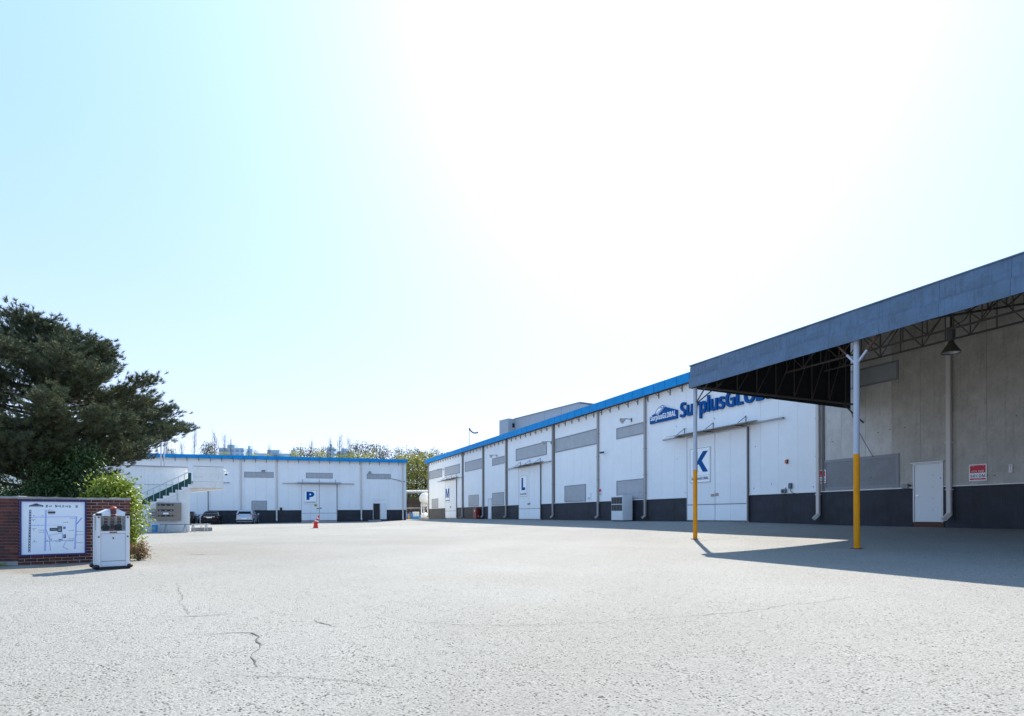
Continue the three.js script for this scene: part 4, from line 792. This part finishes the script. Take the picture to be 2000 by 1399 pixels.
// ------------------------------------------------------------------ things in the gap between the warehouses
{
  const gz = (x, z) => ground(x, z);
  { // tank on legs
    const X = -13.25, Z = -89.4, g = gz(X, Z), t = thing('storage_tank', 'white horizontal storage tank on steel legs between the warehouses', 'tank', [X, g, Z], 0);
    const c = new THREE.CapsuleGeometry(.85, 2.6, 10, 28).rotateX(Math.PI / 2).scale(1, 1, 1).translate(0, 3.2, -1.2); part('shell', c, M(.62, .62, .6, .5), t);
    part('saddle', [bx(-.6, .6, 1.95, 2.45, -.25, .1), bx(-.6, .6, 1.95, 2.45, -2.6, -2.25)], m.galv, t);
    for (const x of [-.5, .45]) for (const z of [-.1, -2.4]) part('leg', cyl([x, 0, z], [x, 2.0, z], .08, .08, 10), m.white, t);
    part('cross_brace', [bar([-.5, .6, -.1], [.45, 1.9, -.1], .04), bar([.45, .6, -.1], [-.5, 1.9, -.1], .04)], m.galv, t);
    part('ladder', [...[0, 1, 2, 3, 4, 5].map(k => bar([.5, 2.3 + k * .3, .25], [.85, 2.3 + k * .3, .25], .03)), bar([.5, 2, .25], [.5, 4.1, .25], .03), bar([.85, 2, .25], [.85, 4.1, .25], .03)], m.galv, t);
    part('plinth', rbx(-.9, .8, -.2, .28, -2.8, .3, .03, 1), m.concrete, t);
    part('nozzle', cyl([0, 4.1, -1], [0, 4.4, -1], .1), m.galv, t);
  }
  { const t = thing('pipe_bridge', 'pale overhead pipe line crossing the gap between the warehouses', 'pipe', [-17, 0, -91], 0); part('pipe', cyl([0, 4.55, 0], [7, 4.6, 0], .13, .13, 12), m.white, t); part('thin_pipe', cyl([0, 4.25, .1], [7, 4.3, .1], .05), m.galv, t); for (const x of [.6, 6]) part('support', bar([x, -.2, 0], [x, 4.5, 0], .14), m.galv, t); part('low_pipe', cyl([.5, 1.9, .3], [6, 1.95, .3], .05), m.galv, t); }
  { // retaining wall made of stacked boards
    const t = thing('retaining_wall', 'dark brown board retaining wall behind the gap', 'wall', [-24, 0, -99], 0);
    for (let k = 0; k < 8; k++) part('board', metreUV(bx(0, 20, k * .48 - .2, k * .48 + .265, -.2, (k % 2) * .03), k * 3), M(.065 + .012 * (k % 3), .048 + .008 * (k % 2), .038, .9), t);
    for (let x = 1; x < 20; x += 2.5) part('post', bx(x - .09, x + .09, -.2, 4.2, .03, .22), m.darkSteel, t);
  }
  { const t = thing('mesh_fence', 'green post fence on top of the brown retaining wall', 'fence', [-24, 3.6, -99.4], 0); for (let x = .5; x < 20; x += 2) part('fence_post', cyl([x, -3.6, 0], [x, 1.5, 0], .05, .05, 8), m.greenNet, t); for (const y of [.2, .8, 1.4]) part('rail', cyl([.5, y, 0], [18.5, y, 0], .025, .025, 6), m.greenNet, t); }
  // clutter by the retaining wall
  const item = (name, label, cat, x, z, build, turn = 0, group) => { const t = thing(name, label, cat, [x, gz(x, z) - .02, z], turn, group); build(t); };
  const drum = (col) => t => { part('body', new THREE.LatheGeometry([[0, 0], [.29, 0], [.29, .28], [.305, .3], [.29, .32], [.29, .58], [.305, .6], [.29, .62], [.28, .88], [0, .88]].map(p => new THREE.Vector2(...p)), 22), col, t); part('lid', new THREE.CylinderGeometry(.27, .27, .03, 20).translate(0, .9, 0), m.darkSteel, t); };
  item('drum', 'blue plastic drum nearest the rear warehouse corner in the gap', 'drum', -16.75, -93.5, drum(M(.08, .22, .5, .5)), 0, 'drums in the gap');
  item('drum', 'second blue plastic drum from the rear warehouse corner in the gap', 'drum', -16.15, -93.9, drum(M(.08, .22, .5, .5)), 0, 'drums in the gap');
  item('pallet_tank', 'white caged liquid container in the gap between the warehouses', 'container', -15.45, -94.6, t => { part('bottle', rbx(-.5, .5, .14, 1.15, -.5, .5, .08, 3), m.white, t); part('pallet', [0, 1, 2].map(k => bx(-.5, .5, 0, .14, -.5 + k * .4, -.3 + k * .4)), m.galv, t); part('cage', [.3, .6, .9].flatMap(y => [bx(-.53, .53, y, y + .03, .5, .53)]).concat([-.5, -.17, .17, .5].map(x => bx(x - .015, x + .015, .14, 1.15, .53, .55))), m.galv, t); }, .1);
  item('crate', 'bright blue crate on the ground before the white container', 'crate', -14.75, -92.3, t => { const b = M(.02, .28, .6, .5); part('tray', [bx(-.75, .75, 0, .05, -.4, .4), bx(-.75, .75, .05, .42, .36, .4), bx(-.75, .75, .05, .42, -.4, -.36), bx(-.75, -.71, .05, .42, -.36, .36), bx(.71, .75, .05, .42, -.36, .36)], b, t); part('rim', [bx(-.78, .78, .42, .47, .34, .43), bx(-.78, .78, .42, .47, -.43, -.34)], b, t); }, .3);
  item('sack', 'white bulk sack leaning beside the tank legs', 'sack', -13.75, -92.4, t => { const g = new THREE.IcosahedronGeometry(.6, 4), p = g.attributes.position; for (let i = 0; i < p.count; i++) { const k = 1 + (fbm(p.getX(i) * 4 + 3, p.getY(i) * 4 + p.getZ(i) * 3, 2, 3) - .5) * .4; p.setXYZ(i, p.getX(i) * k, Math.max(-.5, p.getY(i) * k * .9), p.getZ(i) * k); } g.computeVertexNormals(); part('bag', g.translate(0, .5, 0), m.white, t); part('loop', new THREE.TorusGeometry(.12, .02, 6, 14).translate(0, 1.0, 0), m.galv, t); });
  item('gas_cylinder', 'small yellow gas cylinder between the drums and the container', 'cylinder', -16.2, -92.4, t => { part('bottle', new THREE.LatheGeometry([[0, 0], [.14, 0], [.15, .06], [.15, .6], [.1, .7], [.04, .74], [.04, .82], [0, .82]].map(p => new THREE.Vector2(...p)), 16), M(.6, .3, .02, .5), t); part('valve', bx(-.05, .05, .8, .9, -.03, .03), m.galv, t); });
  // overhead cable from corner to corner
  { const a = pwPoint(-.2, .2), b = rwPoint(.1, .1), t = thing('overhead_cable', 'thin dark cable strung across the gap between the warehouses', 'cable'); part('cable', tube([[a[0], 5.0, a[1]], [(a[0] + b[0]) / 2, 5.1, (a[1] + b[1]) / 2], [b[0], 6.1, b[1]]], .025, 16, 5), m.darkSteel, t); part('insulator', cyl([b[0], 6.05, b[1]], [b[0], 6.25, b[1]], .04), m.white, t); }
}

// ------------------------------------------------------------------ buildings behind
{ // grey clad hall behind the right warehouse
  const A = new THREE.Vector2(.48, -110), B = new THREE.Vector2(10.8, -93.7), turn = -Math.atan2(B.y - A.y, B.x - A.x);
  const t = thing('grey_hall', 'tall blue grey metal clad hall rising behind the right warehouse', 'building', [A.x, 0, A.y], turn), L = A.distanceTo(B), mg = tex(streakTex([.31, .37, .44], .06, .08, 301, 256), .5); mg.map.repeat.set(.2, .2);
  part('core', bx(0, L, -1, 18.6, -32, -.06), mg, t);
  for (let x = 0; x < L - .1; x += 4.83) part('cladding_panel', metreUV(bx(x + .03, Math.min(L, x + 4.83) - .03, 0, 18.7, -.06, 0), x), mg, t);
  part('parapet_cap', bx(-.05, L + .1, 18.7, 18.85, -32, .1), m.frameGrey, t);
  const tw = part('stair_tower', metreUV(bx(-3.2, -.05, -1, 18.75, -2.2, 1.4)), mg, t);
  for (let k = 0; k < 14; k++) part('siding_board', bx(-.05, -.0, 12 + k * .47, 12.44 + k * .47, -2.1, 1.35), mg, tw);
  part('window', bx(-.02, .03, 17.1, 17.9, -.3, .5), m.glassDark, tw);
}
{ // far blocks of flats, distance haze mixed into their pale blue colours
  const far = (x0, x1, y0, z, label, fl) => {
    const w = (x1 - x0) / 1150 * z, h = (1003 - y0) / 1150 * z + 1.1, X = ((x0 + x1) / 2 - 1000) / 1150 * z;
    const t = thing('apartment_block', label, 'building', [X, 0, -z], .12, 'distant buildings behind the trees'), c = M(.34, .46, .56, .8), wn = M(.16, .26, .36, .4);
    part('walls', bx(-w / 2, w / 2, -1, h, -14, 0), c, t); part('roof_room', bx(-w * .2, w * .1, h, h + 2.2, -8, -2), c, t);
    if (fl) for (let k = 0; k < 3; k++) for (let j = 0; j < Math.round(w / 3.2); j++) part('window', bx(-w / 2 + .8 + j * 3.2, -w / 2 + 2.8 + j * 3.2, h - 2.6 - k * 2.9, h - 1.1 - k * 2.9, 0, .08), wn, t);
  };
  far(428, 474, 875, 380, 'wide block of flats tinted pale blue with haze behind the trees left of the rear warehouse', true);
  far(478, 492, 877, 390, 'narrow block tinted pale blue with haze beside the wide distant block', true);
  far(497, 574, 886, 330, 'long low pale building just above the rear warehouse roof', false);
  far(568, 577, 880, 400, 'small pale tower left of the yellow green tree', true);
  far(638, 653, 874, 380, 'tower tinted pale blue with haze between the bare poplars', true);
  far(655, 690, 882, 390, 'low pale block right of the pale blue tower', true);
}
{ // windsock mast on the far roof
  const [X, Z] = rwPoint(14.4, -1.2), t = thing('windsock_mast', 'thin mast with drooping windsock on the right warehouse roof', 'windsock', [X, 8.9, Z], 0);
  part('mast', cyl([0, 0, 0], [0, 2.75, 0], .045, .035, 8), M(.3, .28, .26, .5), t);
  part('sock', [tube([[0, 2.75, 0], [.2, 2.45, 0], [.55, 2.2, 0], [.95, 2.2, 0], [1.1, 2.3, 0]], .09, 16, 8)], M(.07, .065, .06, .8), t);
  part('ring', new THREE.TorusGeometry(.1, .015, 6, 14).rotateY(.6).translate(.05, 2.7, 0), m.darkSteel, t);
}

// ------------------------------------------------------------------ vegetation
function Cards() { return { p: [], n: [], uv: [] }; }
const V3 = THREE.Vector3;
function addLeaf(C, x, y, z, len, wid, r, upBias = .0) {   // a folded rhombus leaf, 2 triangles
  const a = r() * 6.283, e = Math.asin(Math.min(1, Math.max(-1, (r() * 2 - 1) * .9 + upBias)));
  const dx = Math.cos(a) * Math.cos(e), dy = Math.sin(e), dz = Math.sin(a) * Math.cos(e);
  const b = r() * 6.283; let sx = Math.cos(b), sy = (r() - .5) * 1.4, sz = Math.sin(b);
  const d = sx * dx + sy * dy + sz * dz; sx -= d * dx; sy -= d * dy; sz -= d * dz; const L = Math.hypot(sx, sy, sz) || 1; sx *= wid / L; sy *= wid / L; sz *= wid / L;
  const tx = x + dx * len, ty = y + dy * len, tz = z + dz * len, mx = x + dx * len * .45, my = y + dy * len * .45 - wid * .15, mz = z + dz * len * .45;
  C.p.push(x, y, z, mx + sx, my + sy, mz + sz, tx, ty, tz, x, y, z, tx, ty, tz, mx - sx, my - sy, mz - sz);
}
function addNeedle(C, x, y, z, dx, dy, dz, len, w, r) {
  let sx = r() - .5, sy = r() - .5, sz = r() - .5; const d = sx * dx + sy * dy + sz * dz; sx -= d * dx; sy -= d * dy; sz -= d * dz; const L = Math.hypot(sx, sy, sz) || 1; sx *= w / L; sy *= w / L; sz *= w / L;
  C.p.push(x - sx, y - sy, z - sz, x + sx, y + sy, z + sz, x + dx * len, y + dy * len, z + dz * len);
}
function cardsGeo(C) { const g = new THREE.BufferGeometry(); g.setAttribute('position', new THREE.Float32BufferAttribute(C.p, 3)); g.computeVertexNormals(); g.setAttribute('uv', new THREE.Float32BufferAttribute(new Float32Array(C.p.length / 3 * 2), 2)); return g; }
function limb(pts, r0, r1, rad = 6) {   // tapered tube
  const c = new THREE.CatmullRomCurve3(pts), n = Math.max(4, Math.round(c.getLength() / .3)), g = new THREE.TubeGeometry(c, n, 1, rad), p = g.attributes.position, ctr = c.getSpacedPoints(n);
  for (let i = 0; i <= n; i++) { const k = r0 + (r1 - r0) * i / n, q = c.getPointAt(i / n); for (let j = 0; j <= rad; j++) { const a = i * (rad + 1) + j; p.setXYZ(a, q.x + (p.getX(a) - q.x) * k, q.y + (p.getY(a) - q.y) * k, q.z + (p.getZ(a) - q.z) * k); } }
  return g;
}
{ // big pine behind the brick wall
  const r = rng(2024), X = -13.15, Z = -16.1, t = thing('pine_tree', 'large spreading dark pine tree behind the brick wall', 'tree', [X, .02, Z], 0);
  const trunk = [new V3(0, -.1, 0), new V3(.02, 1.4, .02), new V3(.1, 2.4, 0), new V3(.32, 3.4, -.05), new V3(.28, 4.4, .05), new V3(.05, 5.4, .02), new V3(-.1, 6.2, 0)];
  const barkTex = streakTex([.060, .045, .038], .9, .6, 401, 256); barkTex.repeat.set(4, 2);
  part('trunk', limb(trunk, .19, .05, 12), tex(barkTex, .95, { bumpMap: barkTex, bumpScale: .02 }), t);
  const tc = new THREE.CatmullRomCurve3(trunk);
  const prof = [[1.7, 1.7], [2.1, 2.2], [2.6, 2.8], [3.2, 3.4], [3.7, 3.95], [4.05, 4.4], [4.4, 3.75], [4.97, 2.9], [5.3, 2.2], [5.7, 1.5], [6.0, 1.0], [6.5, .5]];
  const A = Cards(), B = Cards(), wood = [];
  const tuft = (x, y, z, ux, uy, uz) => {
    const C = r() < .62 ? A : B, n = 26;
    for (let i = 0; i < n; i++) {
      let dx = ux * .75 + (r() - .5) * 1.7, dy = uy * .75 + .25 + (r() - .5) * 1.5, dz = uz * .75 + (r() - .5) * 1.7; const L = Math.hypot(dx, dy, dz); const k = r() * .1;
      addNeedle(C, x + ux * k, y + uy * k, z + uz * k, dx / L, dy / L, dz / L, .075 + r() * .06, .0075, r);
    }
  };
  const nl = 104;
  for (let i = 0; i < nl; i++) {
    const tipY = 1.9 + 4.25 * Math.pow(r(), .8), a = i * 2.39996 + r() * .5, R = lerpTable(prof, tipY) * (.62 + .33 * r());
    const baseY = Math.max(1.5, tipY - .55 - R * .12 * r()), b = tc.getPointAt(Math.min(.98, Math.max(.05, baseY / 6.3)));
    const tip = new V3(b.x * .3 + Math.cos(a) * R, tipY, Math.sin(a) * R), mid = b.clone().lerp(tip, .5); mid.y -= .25 * r(); mid.x += (r() - .5) * .3; mid.z += (r() - .5) * .3;
    const pts = [b, mid, tip], c = new THREE.CatmullRomCurve3(pts); wood.push(limb(pts, .03 + .02 * R / 4 + .02 * r(), .008, 5));
    const ns = Math.round(9 + R * 8);
    for (let s = 0; s < ns; s++) {
      const k = .22 + .78 * Math.pow((s + r()) / ns, .8), q = c.getPointAt(Math.min(1, k)), d = c.getTangentAt(Math.min(1, k));
      const sa = a + (r() - .5) * 2.8, len = (.28 + .55 * r()) * (1.25 - k * .6), e = new V3(Math.cos(sa) * len + d.x * len * .4, (.05 + .5 * r()) * len, Math.sin(sa) * len + d.z * len * .4).add(q);
      const m2 = q.clone().lerp(e, .55); m2.y -= .04; wood.push(limb([q, m2, e], .009, .004, 3));
      for (let f = 0; f < 9; f++) {
        const kk = .25 + .75 * (f + r()) / 9, w = q.clone().lerp(e, kk), sp = .17;
        const ux = (e.x - q.x) / len + (r() - .5), uy = .55 + r() * .5, uz = (e.z - q.z) / len + (r() - .5), L = Math.hypot(ux, uy, uz);
        tuft(w.x + (r() - .5) * sp * 2, w.y + (r() - .35) * sp * 1.4, w.z + (r() - .5) * sp * 2, ux / L, uy / L, uz / L);
      }
    }
  }
  part('branches', wood, m.bark, t); part('crown', cardsGeo(A), m.pineA, t); part('young_needles', cardsGeo(B), m.pineB, t);
  console.log('pine triangles', (A.p.length + B.p.length) / 9);
}
function shrub(name, label, x, z, rx, rz, h, leafMat, leaf, count, seed, y0 = .1, group) {
  const r = rng(seed), t = thing(name, label, 'shrub', [x, .02, z], 0, group), C = Cards(), wood = [], clumps = [];
  const n = Math.max(10, Math.round(count / 110));
  for (let i = 0; i < n; i++) { const a = r() * 6.283, k = Math.sqrt(r()), v = r(); const prof = Math.sin(Math.PI * Math.min(.98, .18 + v * .75)); clumps.push([Math.cos(a) * k * rx * prof, y0 + v * (h - y0), Math.sin(a) * k * rz * prof]); }
  for (const [cx, cy, cz] of clumps) {
    if (wood.length < 60) wood.push(limb([new V3((r() - .5) * .1, 0, (r() - .5) * .1), new V3(cx * .4, cy * .55, cz * .4), new V3(cx, cy, cz)], .018, .005, 4));
    const s = (.13 + .16 * r()) * Math.min(1.3, h);
    for (let j = 0; j < 110; j++) { const g = () => (r() + r() + r() - 1.5) * 1.1; addLeaf(C, cx + g() * s, cy + g() * s * .8, cz + g() * s, leaf * (.6 + .7 * r()), leaf * (.24 + .14 * r()), r, .25); }
  }
  part('stems', wood, m.bark, t); part('foliage', cardsGeo(C), leafMat, t); return t;
}
shrub('shrub', 'dark glossy broadleaf shrub under the pine behind the map board', -11.75, -15.2, 1.0, .9, 3.0, m.leafDark, .085, 15000, 5);
shrub('shrub', 'second dark broadleaf shrub between the pine trunk and the bright bush', -11.0, -15.0, .85, .7, 2.6, m.leafDark, .085, 11000, 6);
shrub('shrub', 'bright yellow green leafy bush at the right end of the brick wall', -9.7, -14.35, .55, .5, 1.75, m.leafBright, .085, 20000, 7);
shrub('shrub', 'dull green bush in deep shade left of the pine trunk', -14.6, -15.2, 1.1, .9, 2.3, m.leafDark, .085, 14000, 8);
shrub('shrub', 'dark bush filling the space behind the pine trunk', -15.6, -19.0, 2.6, 1.2, 3.3, m.leafDark, .1, 11000, 9);
shrub('shrub', 'small brown dry bush at the foot of the brick wall end', -8.72, -13.75, .22, .2, .45, m.leafBrown, .045, 1300, 10, .02);
{ // grass tufts at the left edge
  const r = rng(66), C = Cards(); for (let i = 0; i < 1500; i++) { const q = i % 2, x = (q ? -9.95 : -11.0) + (r() + r() - 1) * (q ? .14 : .45), z = (q ? -11.12 : -12.3) + (r() + r() - 1) * (q ? .1 : .12); const a = r() * 6.28, e = .5 + r() * .9; addNeedle(C, x, ground(x, z) - .01, z, Math.cos(a) * Math.cos(e), Math.sin(e), Math.sin(a) * Math.cos(e), .05 + r() * .07, .004, r); }
  const g = part('grass', cardsGeo(C), m.leafBright, scene); tag(g, 'short green grass tufts at the foot of the left brick wall', 'grass'); g.userData.kind = 'stuff';
}
// trees beyond the rear warehouse
function farCrown(kind, seed) {    // unit sized: height 10, returned as geometries
  const r = rng(seed), C = Cards(), wood = [limb([new V3(0, -.2, 0), new V3(.1, 4, .05), new V3(0, 9, 0)], .17, .04, 7)];
  const clumps = kind === 'pine' ? 46 : 40;
  for (let i = 0; i < clumps; i++) {
    const v = .22 + .78 * i / clumps, a = i * 2.4 + r(), R = kind === 'pine' ? (.5 + 2.5 * Math.pow(1 - v, .75)) * (.55 + .5 * r()) : (.4 + 2.3 * Math.sin(Math.PI * Math.min(.97, v * .9 + .05))) * (.45 + .6 * r());
    const c = new V3(Math.cos(a) * R, v * 9.6, Math.sin(a) * R); if (R > .5) wood.push(limb([new V3(0, v * 9 - .7, 0), new V3(c.x * .5, c.y - .4, c.z * .5), c], .05, .015, 4));
    const s = .42 + .3 * r(), n = kind === 'pine' ? 62 : 52;
    for (let j = 0; j < n; j++) { const g = () => (r() + r() + r() - 1.5) * 1.15; addLeaf(C, c.x + g() * s * 1.25, c.y + g() * s * .75, c.z + g() * s * 1.25, .26 * (.6 + .6 * r()), kind === 'pine' ? .05 : .09, r, kind === 'pine' ? .4 : .1); }
  }
  return { wood: merge(wood), leaf: cardsGeo(C) };
}
function bareTree(seed) {
  const r = rng(seed), w = [limb([new V3(0, -.2, 0), new V3(.05, 5, 0), new V3(0, 10, .03)], .14, .02, 6)];
  for (let i = 0; i < 34; i++) { const y = 2.5 + 7 * i / 34, a = i * 2.4 + r(), L = (1.9 - (y - 2.5) * .17) * (.6 + .6 * r()), b = new V3(0, y, 0), e = new V3(Math.cos(a) * L * .42, y + L, Math.sin(a) * L * .42), q = new V3(Math.cos(a) * L * .3, y + L * .35, Math.sin(a) * L * .3); w.push(limb([b, q, e], .03, .008, 4)); for (let k = 0; k < 3; k++) { const f = b.clone().lerp(e, .4 + .2 * k); w.push(limb([f, new V3(f.x + (r() - .5) * .6, f.y + .5 + r() * .4, f.z + (r() - .5) * .6)].flatMap((v, n) => n ? [v] : [v, v.clone().lerp(e, .1)]), .012, .005, 3)); } }
  return merge(w);
}
{
  const pines = [1, 2, 3, 4].map(s => farCrown('pine', 900 + s)), decs = [1, 2, 3].map(s => farCrown('leaf', 950 + s)), bares = [1, 2, 3].map(s => bareTree(980 + s)), r = rng(55);
  const where = px => px < 470 ? 'above the left half of the rear warehouse' : px < 620 ? 'above the middle of the rear warehouse roof' : px < 790 ? 'above the right half of the rear warehouse' : 'in the gap beside the right warehouse';
  let k = 0;
  const grow = (kind, px, ytop, z, wide, label) => {
    const x = (px - 1000) / 1150 * z, H = (1003 - ytop) / 1150 * z + 1.1, s = H / 10;
    const nm = kind === 'bare' ? 'bare_tree' : kind === 'pine' ? 'pine_tree' : 'leafy_tree';
    const t = thing(nm, label, 'tree', [x, 0, -z], r() * 6.28, 'trees beyond the rear warehouse'); t.scale.set(s * wide, s, s * wide); k++;
    if (kind === 'bare') part('branches', bares[k % 3], m.barkPale, t);
    else { const q = kind === 'pine' ? pines[k % 4] : decs[k % 3]; part('trunk', q.wood, m.bark, t); part('crown', q.leaf, kind === 'pine' ? m.leafGrey : m.leafYellow, t); }
  };
  const P = 'pine', D = 'leaf', Bq = 'bare';
  [[Bq, 306, 862, 92, .8, 'leftmost thin bare tree above the annex roof'], [Bq, 325, 858, 95, .7, 'thin bare tree behind the two vent pipes'], [Bq, 355, 866, 96, .9, 'short bare tree right of the vent pipes'], [Bq, 380, 842, 98, .7, 'tall slender bare poplar above the stair landing'], [Bq, 419, 846, 98, .9, 'tall bare poplar among the pines left of the pale blue flats'], [Bq, 438, 850, 99, .7, 'thin bare tree in front of the wide pale blue flats'], [Bq, 450, 860, 97, .7, 'short bare tree in front of the wide pale blue flats'], [Bq, 526, 872, 100, .7, 'thin bare tree over the long low pale building'], [Bq, 608, 862, 97, .8, 'bare tree behind the two pines over door P'], [Bq, 645, 858, 98, .7, 'bare poplar in front of the pale blue tower'], [Bq, 664, 852, 99, .9, 'tallest bare poplar right of the pale blue tower'], [Bq, 681, 856, 98, .8, 'bare poplar left of the biggest pine'],
    [P, 333, 872, 92, .7, 'small pine beside the vent pipes'], [P, 402, 861, 96, .6, 'slim pine left of the pale blue flats'], [P, 413, 863, 99, .55, 'second slim pine left of the pale blue flats'], [P, 539, 882, 98, .6, 'tiny pine top over the long low pale building'], [P, 586, 869, 97, .8, 'pine over the left leaf of door P'], [P, 606, 873, 96, .9, 'dull pine over the right leaf of door P'], [P, 629, 871, 97, .8, 'pine left of the pale blue tower'], [P, 699, 861, 98, 1.05, 'biggest pine left of the open door'], [P, 728, 863, 99, 1.05, 'broad pine above the open door'], [P, 748, 870, 97, .8, 'pine right of the open door window'], [P, 776, 873, 106, .9, 'pine above the right corner of the rear warehouse'], [P, 806, 873, 110, 1.1, 'pine seen through the gap on its left side'], [P, 826, 877, 112, 1.1, 'pine seen in the middle of the gap'], [P, 850, 876, 112, 1.1, 'pine above the far eaves of the right warehouse'], [P, 872, 881, 114, .9, 'low pine left of the windsock mast'], [P, 905, 882, 118, .8, 'pine tip by the foot of the windsock mast'],
    [D, 434, 878, 93, .7, 'yellow green tree in front of the pale blue flats'], [D, 490, 882, 93, .6, 'low yellow green tree right of the pale blue flats'], [D, 523, 884, 93, .6, 'low yellow green tree top over the parked hatchback'], [D, 577, 876, 94, .7, 'yellow green tree left of door P'], [D, 624, 877, 93, .7, 'yellow green tree over door P'], [D, 662, 882, 94, .8, 'yellow green bushy tree under the tallest bare poplar'], [D, 690, 880, 93, .9, 'yellow green tree under the biggest pine'], [D, 720, 880, 94, .9, 'yellow green tree over the open door'], [D, 782, 886, 102, .9, 'yellow green tree at the right corner of the rear warehouse'], [D, 797, 882, 104, 1.0, 'yellow green tree at the left side of the gap'], [D, 815, 884, 103, 1.0, 'yellow green tree in the middle of the gap'], [D, 832, 880, 105, 1.0, 'yellow green tree at the right side of the gap'], [D, 862, 884, 110, .9, 'yellow green tree above the far eaves of the right warehouse']
  ].forEach(a => grow(...a));
}
renderer.render(scene, camera);
